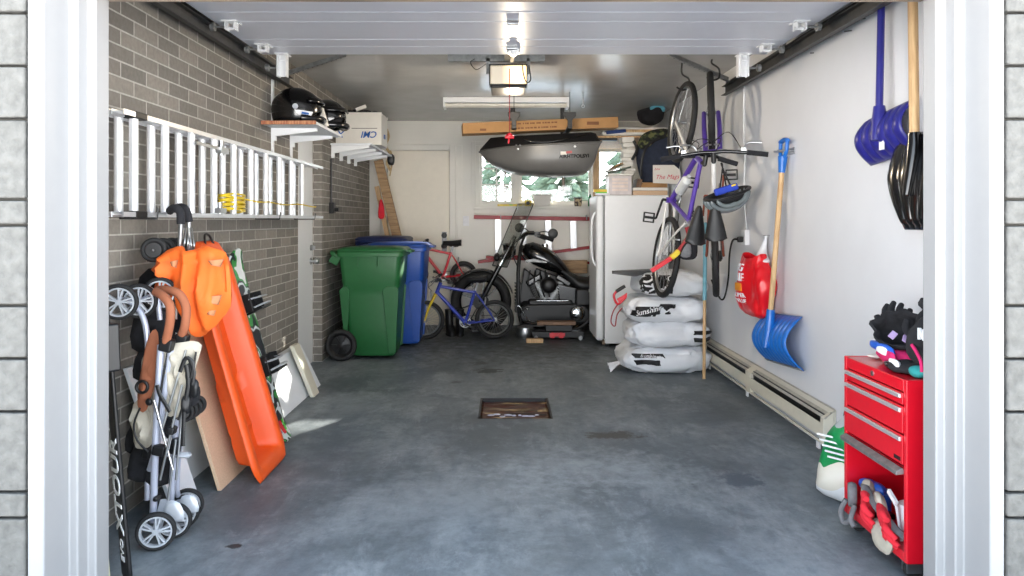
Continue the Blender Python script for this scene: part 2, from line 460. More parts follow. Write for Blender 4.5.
# ================================================================ THE SETTING
XL, XR, YF, YB, ZC = -1.60, 1.75, 2.35, 8.5, 2.41
DR = (-.17, .30, 4.49, 5.02)
_b = MB(); _b.bb(XL-.1, DR[0], YF-.25, YB+.1, -.1, 0).bb(DR[1], XR+.1, YF-.25, YB+.1, -.1, 0).bb(DR[0], DR[1], YF-.25, DR[2], -.1, 0).bb(DR[0], DR[1], DR[3], YB+.1, -.1, 0).bb(DR[0], DR[1], DR[2], DR[3], -.12, -.06)
struct('floor', _b, 'floor')
# the recessed square floor drain
def walls():
    b = MB()
    b.bb(XL-.25, XL, YF-.2, 5.565, 0, ZC); b.bb(XL-.25, XL, 5.565, 6.3, 2.05, ZC); b.bb(XL-.25, XL, 6.3, YB+.2, 0, ZC)
    struct('wall_left', b, 'brick')
    struct('wall_right', MB().bb(XR, XR+.15, YF-.2, YB+.2, 0, ZC), 'wall')
    b = MB()                                             # window hole X -.33..1.5, Z 1.40..2.13
    wx0, wx1, wz0, wz1 = -.345, 1.45, 1.405, 2.12
    b.bb(XL, wx0, YB, YB+.18, 0, ZC); b.bb(wx1, XR, YB, YB+.18, 0, ZC); b.bb(wx0, wx1, YB, YB+.18, 0, wz0); b.bb(wx0, wx1, YB, YB+.18, wz1, ZC)
    struct('wall_back', b, 'wallback')
    b = MB().bb(XL-.25, XR+.15, YF-.25, YB+.2, ZC, ZC+.15)
    struct('ceiling', b, 'ceil')
walls()

# side door set back in the brick wall
t = T('door_1', None, None, (XL-.08, 5.93, 0), kind='structure')
t.p('door_slab', MB().bb(XL-.125, XL-.08, 5.58, 6.29, 0, 2.04), 'white', bevel=.004)
b = MB().cyl((XL-.08, 6.22, .885), (XL-.045, 6.22, .885), .012).lathe((XL-.05, 6.22, .885), (1, 0, 0), [(.0, .045), (.022, .04), (.03, .025), (.022, .005), (.012, 0)])
b.cyl((XL-.08, 6.22, .885), (XL-.074, 6.22, .885), .03)
t.p('door_knob', b, 'steel', smooth=40)
t.p('deadbolt', MB().cyl((XL-.08, 6.22, 1.0), (XL-.06, 6.22, 1.0), .024).box((XL-.05, 6.22, 1.0), (.02, .01, .034)), 'dullsteel', smooth=40)

# back door
dx0, dx1, dz = -1.38, -.655, 2.055
t = T('door_2', None, None, ((dx0+dx1)/2, YB, 0), kind='structure')
t.p('door_slab', MB().bb(dx0, dx1, YB-.028, YB-.002, .01, dz), 'creamdoor', bevel=.004)
kx = (444.5-CX)*YB/F
t.p('door_knob', MB().cyl((kx, YB-.028, .935), (kx, YB-.05, .935), .012).lathe((kx, YB-.045, .935), (0, -1, 0), [(0, .05), (.026, .045), (.034, .025), (.024, .004), (.012, 0)]).cyl((kx, YB-.028, .935), (kx, YB-.034, .935), .034), 'black', smooth=40)
t.p('deadbolt', MB().cyl((kx, YB-.028, 1.06), (kx, YB-.05, 1.06), .033).box((kx, YB-.058, 1.06), (.014, .018, .046)), 'black', smooth=40)
t.p('door_plate', MB().bb(kx-.028, kx+.028, YB-.034, YB-.028, .87, 1.1), 'dullsteel', bevel=.003)
for hz in (.3, 1.1, 1.85):
    t.p('hinge', MB().cyl((dx0-.004, YB-.034, hz-.05), (dx0-.004, YB-.034, hz+.05), .008), 'dullsteel', smooth=40)
b = MB().bb(dx0-.075, dx0-.006, YB-.045, YB-.001, 0, dz+.07).bb(dx1+.006, dx1+.075, YB-.045, YB-.001, 0, dz+.07).bb(dx0-.006, dx1+.006, YB-.045, YB-.001, dz+.006, dz+.07)
struct('trim_4', b, 'wallback', bevel=.004)
struct('trim_5', MB().bb(dx1+.095, dx1+.15, YB-.012, YB-.001, 0, 2.12).bb(-1.58, -1.47, YB-.01, YB-.001, 0, 2.2), 'wallback', bevel=.003)

# back window: casement with glazing bars, picture pane, second casement
wx0, wx1, wz0, wz1 = -.345, 1.45, 1.405, 2.12
t = T('window_1', None, None, ((wx0+wx1)/2, YB, wz0), kind='structure')
b = MB(); fr = .045
b.bb(wx0, wx0+fr, YB-.005, YB+.1, wz0, wz1).bb(wx1-fr, wx1, YB-.005, YB+.1, wz0, wz1).bb(wx0+fr, wx1-fr, YB-.005, YB+.1, wz0, wz0+.03).bb(wx0+fr, wx1-fr, YB-.005, YB+.1, wz1-fr, wz1)
for x in (.10, 1.02): b.bb(x, x+.07, YB-.005, YB+.1, wz0+.03, wz1-fr)
t.p('window_frame', b, 'wallback', bevel=.004)
def sash(x0, x1, bars):
    z0, z1 = wz0+.03, wz1-fr; w = .03
    b = MB().bb(x0, x0+w, YB+.03, YB+.06, z0, z1).bb(x1-w, x1, YB+.03, YB+.06, z0, z1).bb(x0+w, x1-w, YB+.03, YB+.06, z0, z0+w).bb(x0+w, x1-w, YB+.03, YB+.06, z1-w, z1)
    s = t.p('sash', b, 'wallback', bevel=.003)
    t.p('pane', MB().bb(x0+w, x1-w, YB+.042, YB+.047, z0+w, z1-w), PANE, sub=s)
    if bars:
        c = MB(); xm = (x0+x1)/2; c.bb(xm-.009, xm+.009, YB+.032, YB+.05, z0+w, z1-w)
        for k in (1, 2): zz = z0+w+(z1-z0-2*w)*k/3; c.bb(x0+w, x1-w, YB+.034, YB+.048, zz-.008, zz+.008)
        t.p('glazing_bar', c, 'wallback', sub=s)
PANE = glass_mat('window_glass', (250, 252, 252), alpha=.05)
sash(wx0+fr, .10, True); sash(.17, 1.02, False); sash(1.09, wx1-fr, False)
t.p('window_sill', MB().bb(wx0-.03, wx1+.03, YB-.09, YB, wz0-.035, wz0-.005).bb(wx0-.02, wx1+.02, YB-.018, YB-.001, wz0-.09, wz0-.036), 'wallback', bevel=.004)
struct('trim_6', MB().bb(wx0-.05, wx0-.003, YB-.016, YB-.001, wz0, wz1+.05).bb(wx1+.003, wx1+.05, YB-.016, YB-.001, wz0, wz1+.05).bb(wx0-.003, wx1+.003, YB-.016, YB-.001, wz1+.003, wz1+.05), 'wallback', bevel=.003)

# front wall: split-face blocks outside, jambs in the opening, weathered header
def jamb(name, pts, xo):
    poly = [V((x, y, -.02)) for x, y in pts]
    struct(name, MB().prism(poly, (0, 0, 2.0)), 'trim', bevel=.006, segs=3)
jamb('trim_1', [(-1.394, 2.10), (-1.345, 2.10), (-1.344, 2.22), (-1.317, 2.22), (-1.315, 2.27), (-1.289, 2.27), (-1.291, 2.35), (-1.394, 2.35)], 0)
jamb('trim_2', [(1.458, 2.10), (1.415, 2.10), (1.416, 2.22), (1.388, 2.22), (1.386, 2.27), (1.358, 2.27), (1.363, 2.35), (1.458, 2.35)], 0)
b = MB().bb(-1.289, 1.358, 2.2, 2.35, 1.95, 2.06)
struct('trim_3', b, 'oldwood', bevel=.006)
b = MB()
b.bb(-2.6, -1.396, 2.13, 2.35, -.02, ZC+.4); b.bb(1.46, 2.7, 2.13, 2.35, -.02, ZC+.4); b.bb(-1.394, 1.458, 2.13, 2.35, 2.065, ZC+.4)
b.m = 1; rb = random.Random(3)
for x0, x1 in ((-2.6, -1.397), (1.461, 2.7)):
    z = -.02; k = 0
    hs = [.155, .235, .075, .235, .155]
    while z < ZC+.3:
        h = hs[k % 5]; inner = x1 if x0 < 0 else x0; sgn = -1 if x0 < 0 else 1
        x = inner
        L = rb.choice((.28, .42, .36))
        while (x-x0)*(x1-x) >= -1e-6 and abs(x-inner) < 1.1:
            xe = min(max(x+sgn*L, x0), x1)
            if abs(xe-x) < .03: break
            a, c = sorted((x, xe))
            j0 = rb.uniform(0, .012)
            b.bb(a+.003, c-.003, 2.095+j0*.5, 2.14, z+.004, z+h-.004)
            x = xe; L = rb.choice((.3, .42, .2))
        z += h; k += 1
struct('wall_front', b, ['mortar', 'block'], bevel=.006, segs=2)
struct('driveway', MB().bb(-3.4, 3.5, -2.2, 2.1, -.12, -.025), 'drive')
struct('ground_outside', MB().bb(-30, 30, 8.7, 60, -.3, -.1), 'snow')

# surface the door panel rides in
DZ = 2.262
t = T('garage_door', 'pale grey sectional garage door raised flat under the ceiling', 'garage door', (0.07, 3.4, DZ))
for i, (ya, yb) in enumerate(((2.42, 2.642), (2.648, 3.175), (3.181, 3.708), (3.714, 4.242), (4.248, 4.45))):
    b = MB().bb(-1.5, 1.62, ya, yb, DZ, DZ+.045)
    for gy in ((yb-.17,) if yb-ya > .4 else ()):
        b.bb(-1.5, 1.62, gy-.003, gy+.003, DZ-.002, DZ)
    t.p('door_section', b, 'doorpanel', bevel=.005)
def hinge(x, y, s, big=False):
    b = MB(); h = .14 if big else .045; q = .027 if big else .026
    if big: b.bb(x-q, x+q, y-.004, y, DZ-h, DZ-.001); b.bb(x-q-.008, x-q, y-.02, y+.03, DZ-h, DZ-.001); b.bb(x+q*.4, x+q, y-.008, y-.004, DZ-h*.8, DZ-h*.55)
    b.bb(x-q, x-q+.007, y-.03, y+.03, DZ-h, DZ-.001); b.bb(x+q-.007, x+q, y-.03, y+.03, DZ-h, DZ-.001)
    b.bb(x-q*1.5, x+q*1.5, y-.045, y-.012, DZ-.008, DZ-.001); b.bb(x-q*1.5, x+q*1.5, y+.012, y+.045, DZ-.008, DZ-.001); b.cyl((x-q*1.2, y, DZ-.035), (x+q*1.2, y, DZ-.035), .009)
    r = t.p('roller_hinge', b, 'white', bevel=.0015)
    t.p('roller', MB().cyl((x+s*.03, y, DZ-h*.6), (x+s*.10, y, DZ-h*.6), .006, n=8).cyl((x+s*.085, y, DZ-h*.6), (x+s*.105, y, DZ-h*.6), .022), 'dullsteel', sub=r, smooth=40)
for y in (3.178, 3.711, 4.2): hinge(-1.41, y, -1); hinge(1.52, y, 1)
hinge(-1.37, 4.44, -1, True); hinge(1.47, 4.44, 1, True)
for y in (3.711, 4.245): t.p('centre_hinge', MB().bb(.01, .07, y-.04, y+.04, DZ-.008, DZ-.001).cyl((.01, y, DZ-.01), (.07, y, DZ-.01), .008), 'steel', smooth=40)
t.p('pull_bracket', MB().cyl((.05, 4.30, DZ-.025), (.05, 4.30, DZ-.001), .035, .045).cyl((.05, 4.30, DZ-.04), (.05, 4.30, DZ-.025), .02), 'white', smooth=40)

def track(name, x, s, y1, label):
    t = T(name, label, 'door track', (x, (2.4+y1)/2, 2.2))
    b = MB(); z = 2.20
    b.bb(x-.003, x+.003, 2.42, y1, z-.02, z+.05); b.bb(min(x, x-s*.035), max(x, x-s*.035), 2.42, y1, z-.02, z-.016); b.bb(min(x, x-s*.03), max(x, x-s*.03), 2.42, y1, z+.046, z+.05)
    t.p('rail', b, 'darksteel')
    b = MB(); b.bar((x+s*.02, 2.42, z+.07), (x+s*.02, y1, z+.07), .04, .02)
    t.p('support_angle', b, 'darksteel')
    for y in (3.0, 4.3):
        t.p('hanger', MB().bb(x+s*.004, x+s*.01, y, y+.04, z-.02, ZC-.002), 'dullsteel')
    return t
tl = track('door_track', -1.535, -1, 5.12, 'dark steel garage door track along the brick wall')
tr = track('door_track', 1.67, 1, 5.45, 'dark steel garage door track along the white wall')
def angle(tt, a, b_):
    b = MB(); a, b_ = V(a), V(b_); b.bar(a, b_, .032, .004); b.bar(a+V((0, 0, .016)), b_+V((0, 0, .016)), .004, .03)
    n = 12
    b.m = 1
    for i in range(1, n): q = a.lerp(b_, i/n); b.cyl(q+V((0, 0, -.0035)), q+V((0, 0, -.002)), .006, n=8)
    tt.p('perforated_brace', b, ['dullsteel', 'black'])
angle(tl, (-1.12, 5.06, ZC-.02), (-1.53, 5.1, 2.27)); angle(tr, (1.15, 5.05, ZC-.02), (1.66, 5.35, 2.27))

# drain: an angle-iron rim with rusty boards and wet dirt lying in it
def drain():
    x0, x1, y0, y1 = DR
    t = T('floor_drain', 'square rusty floor drain set in the middle of the concrete floor', 'floor drain', ((x0+x1)/2, (y0+y1)/2, -.06))
    b = MB(); w = .014
    b.bb(x0, x1, y0, y0+w, -.06, -.001).bb(x0, x1, y1-w, y1, -.06, -.001).bb(x0, x0+w, y0+w, y1-w, -.06, -.001).bb(x1-w, x1, y0+w, y1-w, -.06, -.001)
    t.p('rim', b, 'black')
    m, nt, bs = base_mat('rusty_wet_plate')
    g = N(nt, 'ShaderNodeNewGeometry'); mp = N(nt, 'ShaderNodeMapping'); mp.inputs['Scale'].default_value = (2.5, 12, 1)
    nz = N(nt, 'ShaderNodeTexNoise'); nz.inputs['Scale'].default_value = 1.6; nz.inputs['Detail'].default_value = 7; nz.inputs['Distortion'].default_value = 1
    nt.links.new(g.outputs['Position'], mp.inputs[0]); nt.links.new(mp.outputs[0], nz.inputs['Vector'])
    rp = N(nt, 'ShaderNodeValToRGB'); e = rp.color_ramp.elements
    e[0].position = .36; e[0].color = lin((18, 14, 12)); e[1].position = .66; e[1].color = lin((196, 166, 120))
    q = e.new(.45); q.color = lin((84, 34, 20)); q = e.new(.56); q.color = lin((58, 44, 32))
    nt.links.new(nz.outputs['Fac'], rp.inputs['Fac']); nt.links.new(rp.outputs['Color'], bs.inputs['Base Color']); bs.inputs['Roughness'].default_value = .45
    def f(u, w_): return (x0+w+u*(x1-x0-2*w), y0+w+w_*(y1-y0-2*w), -.028+.008*noise.noise(V((u*4, w_*9, 2))))
    t.p('rusted_plate', MB().grid(f, 24, 24), m, solid=.006, smooth=60)
    b = MB(); rr = random.Random(5)
    for i in range(9):
        cx = x0+.08+i*.037; cy = y0+.16+rr.uniform(-.03, .03)
        b.ball((cx, cy, -.0225), (rr.uniform(.012, .03), rr.uniform(.006, .014), .006), 10, 6)
    t.p('wet_plastic_scrap', b, mat('wet_film', (190, 190, 205), .1), smooth=60)
drain()
# ================================================================ LEFT SIDE
rnd = random.Random(11)
# ---- aluminium extension ladder hung flat along the brick wall
t = T('extension_ladder', 'long aluminium extension ladder hung sideways on the brick wall', 'ladder', (-1.5, 4.25, 1.25))
for nm, x, y0, y1 in (('base_section', -1.535, 2.70, 5.62), ('fly_section', -1.475, 2.74, 5.75)):
    b = MB()
    for z in (1.262, 1.655):
        s_ = 1 if z < 1.5 else -1
        b.bb(x-.022, x+.022, y0, y1, z-.002, z+.002); b.bb(x-.024, x-.020, y0, y1, z-.01, z+.010); b.bb(x+.020, x+.024, y0, y1, z-.01, z+.010)
    sec = t.p(nm, b, 'alu')
    yy = 2.86
    while yy < 5.4:
        c = MB(); c.tube([(x, yy, 1.264), (x, yy, 1.653)], .017, 14)
        t.p('rung', c, 'alurung', sub=sec, smooth=40); yy += .263
for z in (1.262, 1.655):
    t.p('end_cap', MB().bb(-1.502, -1.448, 2.83, 2.92, z-.014, z+.014), 'black', bevel=.004)
b = MB().bar((-1.44, 3.35, 1.60), (-1.44, 3.72, 1.60), .008, .014).cyl((-1.45, 3.68, 1.57), (-1.45, 3.68, 1.645), .012).bb(-1.46, -1.43, 3.63, 3.73, 1.58, 1.61)
t.p('rung_lock', b, 'steel', smooth=40)
t.p('rung_lock', MB().cyl((-1.45, 3.66, 1.27), (-1.45, 3.66, 1.33), .013).bb(-1.46, -1.43, 3.62, 3.70, 1.275, 1.30), 'steel', smooth=40)
for y in (2.98, 4.6, 5.45):
    for z in (1.25,):
        h = MB().tube([(-1.598, y, z+.14), (-1.592, y, z-.004), (-1.44, y, z-.004), (-1.435, y, z+.04)], .005, 8)
        solo('wall_hook', h, 'darksteel', ['steel wall hook under the ladder nearest the door opening', 'steel wall hook under the middle of the ladder', 'steel wall hook under the far end of the ladder'][(2.98, 4.6, 5.45).index(y)], 'hook', 'hooks carrying the ladder', smooth=40)
# yellow cord wound on the rungs
pts = []
for i in range(60):
    a = i*.9; pts.append((-1.51+.055*math.cos(a), 3.98+.17*math.sin(a)*.8, 1.285+.0017*i+.004*math.sin(i*2.3)))
pts += [(-1.445, y, 1.345+.006*math.sin(y*9)) for y in (4.2, 4.4, 4.6, 4.8, 5.0, 5.2, 5.4, 5.5)]
solo('yellow_rope', MB().tube(pts, .0045, 6, k=2), 'yellow', 'thin yellow cord wound round the ladder rungs', 'cord', smooth=60)

# ---- shelf with helmets
def bracket(t, y, z, L, h, xw=XL):
    b = MB(); x = xw+.004
    poly = [(x, y-.013, z), (x+L, y-.013, z), (x+L, y-.013, z-.022), (x+.03, y-.013, z-h*.62), (x+.03, y-.013, z-h), (x, y-.013, z-h)]
    b.prism(poly, (0, .026, 0))
    t.p('shelf_bracket', b, 'white', bevel=.002)
t = T('wall_shelf', 'short white wall shelf with wooden edge carrying helmets above the ladder', 'shelf', (-1.6, 5.1, 1.78))
t.p('shelf_board', MB().bb(-1.596, -1.24, 4.72, 5.47, 1.868, 1.888), 'whitemat', bevel=.002)
t.p('wood_edge', MB().bb(-1.596, -1.238, 4.706, 4.72, 1.866, 1.890), wood_mat('red_brown_edge', (150, 84, 62), (196, 140, 100), (30, 4, 4)))
bracket(t, 4.93, 1.867, .31, .085); bracket(t, 5.36, 1.867, .31, .085)
t.p('wall_standard', MB().bb(-1.598, -1.584, 4.915, 4.945, 1.70, 2.20), 'white', bevel=.001)
t.p('wall_standard', MB().bb(-1.598, -1.584, 5.345, 5.375, 1.70, 1.95), 'white', bevel=.001)

def helmet(name, c, yaw, label, r=.135, decal=True, group=None, mm='blackgloss'):
    mx = Matrix.Translation(V(c))@Matrix.Rotation(yaw, 4, 'Z')
    t = T(name, label, 'helmet', local=True, mx=mx, group=group)
    b = MB(); nu, nv = 40, 22; vs = []
    def f(u, v):
        a = 2*PI*u; th = v*PI*.72
        front = max(0, math.cos(a))
        th *= 1-.26*front**2.2                     # brow opening at the front
        rr = r*(1+.05*math.cos(a))
        z = r*.98*math.cos(th)
        q = math.sin(th) if th < PI/2 else math.sin(th)**.45
        return V((rr*1.12*q*math.cos(a), rr*.94*q*math.sin(a), z+r*.72))
    b.grid(f, nu, nv)
    t.p('shell', b, mm, smooth=60, solid=-.012)
    t.p('liner', MB().ball((0, 0, r*.72), (r*1.0, r*.83, r*.68), 24, 14), 'blackcloth', smooth=60)
    # visor hooded forward and chin bar
    b = MB()
    def g(u, v):
        a = (u-.5)*1.9; q = r*(1.10+.16*v*math.cos(a))
        return V((q*1.05*math.cos(a), q*.92*math.sin(a), r*(1.18-.22*v)))
    b.grid(g, 14, 4); t.p('visor', b, mm, smooth=60, solid=.004)
    b = MB()
    pts = [V((r*1.2*math.cos(a)*(1.02), r*.98*math.sin(a), r*.22)) for a in [(-1.25+2.5*i/12) for i in range(13)]]
    b.tube(pts, r*.17, 10, flat=1.0); t.p('chin_bar', b, mm, smooth=60)
    b = MB()
    for s in (-1, 1): b.cyl((r*.15, s*r*.90, r*.72), (r*.15, s*r*.985, r*.72), r*.12)
    t.p('visor_pivot', b, 'silverpaint', smooth=40)
    if decal:
        for s in (-1, 1):
            b = MB()
            b.prism([(r*.3, s*r*.955, r*.34), (r*.82, s*r*.80, r*.30), (r*.9, s*r*.80, r*.48), (r*.55, s*r*.9, r*.52), (r*.12, s*r*.96, r*.56)], (0, s*.014, 0))
            t.p('side_decal', b, 'inkwhite')
        b = MB()
        for s in (-1, 1): b.prism([(r*.42, s*(r*.955+.006), r*.38), (r*.72, s*(r*.83+.012), r*.35), (r*.75, s*(r*.83+.012), r*.43), (r*.45, s*(r*.955+.006), r*.47)], (0, s*.006, 0))
        t.p('decal_centre', b, 'inkblue')
    return t
helmet('motorcycle_helmet', (-1.435, 4.93, 1.890), .12, 'glossy black helmet with white side decal on the short wall shelf', r=.15)
helmet('motorcycle_helmet', (-1.31, 5.26, 1.890), -.5, 'plain black helmet at the far end of the short wall shelf', r=.135, decal=False)
b = MB(); b.prism([(-1.335, 5.06, 1.93), (-1.25, 5.06, 1.90), (-1.29, 5.06, 2.03)], (.01, .02, 0)); b.prism([(-1.36, 5.05, 1.9), (-1.25, 5.05, 1.89), (-1.27, 5.05, 1.93)], (.0, .03, 0))
solo('folded_paper', b, 'cardwhite', 'crumpled white paper between the two black helmets', 'paper')

# ---- second shelf, box and cloth
t = T('wall_shelf', 'wide white wire bracket shelf holding a white carton in the corner', 'shelf', (-1.6, 7.2, 1.8))
t.p('shelf_board', MB().bb(-1.596, -1.225, 6.58, 7.80, 1.925, 1.943), 'whitemat', bevel=.002)
for y in (6.62, 6.95, 7.29, 7.62): bracket(t, y, 1.925, .35, .115)
t = T('white_carton', 'white cardboard carton with upside-down blue letters on the corner shelf', 'box', (-1.38, 6.95, 1.944))
t.p('carton_body', MB().bb(-1.590, -1.160, 6.76, 7.10, 1.944, 2.235), 'cardwhite', bevel=.004)
b = MB().bb(-1.594, -1.156, 6.752, 6.758, 2.225, 2.25).bb(-1.594, -1.156, 7.102, 7.108, 2.225, 2.25)
b.prism([(-1.59, 6.757, 2.238), (-1.16, 6.757, 2.238), (-1.16, 6.93, 2.243), (-1.59, 6.93, 2.243)], (0, 0, .003))
b.prism([(-1.59, 7.10, 2.238), (-1.16, 7.10, 2.238), (-1.16, 6.935, 2.243), (-1.59, 6.935, 2.243)], (0, 0, .003))
t.p('carton_flap', b, 'cardwhite')
b = MB(); text(b, 'CMI', .085, (-1.27, 6.757, 2.045), (-1, 0, 0), (0, 0, -1), shear=.25)
text(b, 'X', .09, (-1.535, 6.757, 2.05), (-1, 0, 0), (0, 0, -1), shear=.3); text(b, 'CMI', .06, (-1.157, 6.93, 2.04), (0, -1, 0), (0, 0, -1), shear=.25)
t.p('lettering', b, 'inkblue')
t.p('print_line', MB().bb(-1.44, -1.20, 6.7565, 6.759, 2.098, 2.103), 'ink')
b = MB()
for i, (x, y, r) in enumerate(((-1.48, 6.86, .035), (-1.41, 6.88, .045), (-1.33, 6.9, .04), (-1.25, 6.9, .03), (-1.38, 6.96, .04))):
    b.ball((x, y, 2.252+r*.45), (r*1.4, r, r*.6), 12, 8)
solo('work_gloves', b, 'blackcloth', 'rumpled black gloves lying on top of the white carton', 'gloves', smooth=60)
solo('paper_packet', MB().box((-1.36, 6.80, 2.297), (.10, .05, .03), (0, -22, 10)), 'cardwhite', 'small white packet on top of the white carton', 'packet', bevel=.003)
# strap and rope at the end of the shelf
b = MB(); b.tube([(-1.29, 7.84, 2.23), (-1.27, 7.86, 2.15), (-1.30, 7.86, 2.05), (-1.26, 7.87, 1.96), (-1.29, 7.86, 1.86), (-1.25, 7.86, 1.78)], .014, 8, k=5); b.tube([(-1.25, 7.86, 2.0), (-1.23, 7.87, 1.9), (-1.26, 7.87, 1.72)], .008, 8, k=4)
solo('hanging_rope', b, wood_mat('tan_rope', (176, 148, 104), (208, 182, 136), (40, 40, 40)), 'tan rope hanging from the end of the corner shelf', 'rope', smooth=60)
b = MB(); b.pillow([(-.03, -.05), (.03, -.06), (.04, .03), (0, .06), (-.035, .03)], (-1.24, 7.82, 1.90), (1, 0, 0), (0, 0, 1), (0, -1, 0), .03)
solo('black_strap_buckle', b, 'black', 'black strap bundle hanging beside the tan rope', 'strap', smooth=60)

# planks in the corner
b = MB(); b.bar((-.93, 7.92, .01), (-1.40, 7.96, 1.90), .10, .045, up=(0, 1, 0))
solo('wooden_plank', b, 'woodx', 'brown wooden plank leaning in the corner behind the bins', 'plank', bevel=.003)
b = MB(); b.bar((-1.10, 8.12, .01), (-1.45, 8.14, 1.62), .05, .03, up=(0, 1, 0))
solo('wooden_batten', b, 'wood', 'thin pale batten leaning left of the brown plank', 'plank', bevel=.002)
b = MB(); b.pillow([(-.03, -.09), (.03, -.1), (.035, .0), (.01, .1), (-.02, .08)], (-1.36, 7.90, 1.36), (1, 0, 0), (0, 0, 1), (0, -1, 0), .02, amp=.02)
solo('red_cloth', b, 'redcloth', 'small red rag hanging beside the leaning plank', 'rag', smooth=60)

# switch box on the far brick wall
t = T('wall_outlet', 'black electrical box with conduit on the brick wall beyond the side door', 'outlet', (-1.6, 6.58, 1.33))
t.p('outlet_box', MB().bb(-1.599, -1.555, 6.54, 6.62, 1.30, 1.40), 'black', bevel=.005)
t.p('conduit', MB().cyl((-1.588, 6.58, 1.40), (-1.588, 6.58, 1.80), .009, n=10), 'darksteel', smooth=40)
t.p('plug', MB().cyl((-1.555, 6.58, 1.335), (-1.52, 6.58, 1.335), .018), 'black', smooth=40)

# ---- leaning boards
def board(name, y0, y1, xb, z1, th, m, label, cat='panel', xt=None, bevel=.002):
    xt = XL+.006 if xt is None else xt
    b = MB(); b.prism([(xb, y0, 0.002), (xb+th, y0, 0.002), (xt+th, y0, z1), (xt, y0, z1)], (0, y1-y0, 0))
    return solo(name, b, m, label, cat, bevel=bevel)
board('leaning_panel', 3.0, 3.22, -1.385, .62, .018, 'whitemat', 'white panel standing behind the tan folded stroller')
board('leaning_panel', 3.34, 3.98, -1.505, .58, .016, 'whitemat', 'white panel leaning on the bricks behind the particle board', xt=-1.58)
board('particle_board', 3.29, 3.95, -1.315, .90, .018, 'particle', 'tan particle board leaning behind the orange sled', xt=-1.583)
board('leaning_panel', 4.46, 5.40, -1.43, .31, .05, 'whitemat', 'low white panel leaning on the wall before the side door', xt=-1.58, bevel=.006)
b = MB(); b.prism([(-1.36, 5.02, .003), (-1.33, 5.02, .003), (-1.475, 5.02, .36), (-1.505, 5.02, .36)], (0, .14, 0))
solo('white_board_offcut', b, 'cream', 'narrow cream offcut standing against the low white panel', 'board', bevel=.003)

# ---- black and pale skis by the left jamb
def ski(name, x0, x1, y0, y1, H, m, w, label, lettering=None):
    t = T(name, label, 'ski', ((x0), y0, 0))
    def f(u, v):
        ww = w*(1-.25*math.sin(PI*min(1, v*1.05))); 
        z = .004+v*H; x = x0+(x1-x0)*v; y = y0+(y1-y0)*v
        if v > .9: x += .25*(v-.9)
        k = min(1, v/.02+.4)
        return V((x+(u-.5)*ww*k*.72, y-(u-.5)*ww*k*.70, z))
    t.p('ski_body', MB().grid(f, 6, 1, vs_=[0, .005, .012, .03]+[.06+.94*i/22 for i in range(23)]), m, solid=.012, smooth=50)
    b = MB()
    t.p('binding', MB().box(f(.5, .45)+V((.02, -.02, 0)), (.05, .05, .16), (0, -2, 45)), 'black', bevel=.008)
    if lettering:
        n = V((.70, -.72, 0)).normalized(); b = MB()
        for s, z, sz in lettering:
            v = z/H; o = f(.5, v)+n*-.0; d = (f(.5, v+.05)-f(.5, v)).normalized()
            nn = V((-.70, -.72, 0)).normalized()
            text(b, s, sz, o+nn*.0085, d, V((-.72, .70, 0)), ext=.002)
        t.p('lettering', b, 'inkwhite')
ski('cross_country_ski', -1.292, -1.40, 2.465, 2.385, 1.80, 'black', .075, 'black ski with white lettering leaning inside the left door jamb', [('EVO', .11, .042), ('XTOUR', .335, .095)])
ski('cross_country_ski', -1.345, -1.46, 2.43, 2.375, 1.78, mat('pale_ski_base', (200, 196, 160), .5), .06, 'pale yellow ski leaning behind the black ski at the left jamb')

# ---- wheels for strollers
def small_wheel(t, c, ax, R, w, spokes=5, sub=None, hubm='silverpaint'):
    c, ax = V(c), V(ax).normalized(); b = MB()
    b.lathe(c-ax*w/2, ax, [(R*.80, 0), (R*.80, w), (R*.72, w), (R*.70, w*.7), (R*.70, w*.3), (R*.72, 0), (R*.80, 0)], n=36)
    b.cyl(c-ax*w*.55, c+ax*w*.55, R*.16)
    x = ax.orthogonal().normalized(); y = ax.cross(x)
    for i in range(spokes):
        for da in (-.16, .16):
            a = 2*PI*i/spokes+da; d = x*math.cos(a)+y*math.sin(a); b.bar(c+d*R*.12, c+d*R*.74, R*.085, w*.8, up=ax)
    r = t.p('wheel', b, hubm, sub=sub, smooth=40)
    t.p('tyre', MB().ring(c, ax, R*.885, R*.115, n=40, m=10, flat=min(2.0, w*.62/(R*.115))), 'rubber', sub=r, smooth=60)
    return r

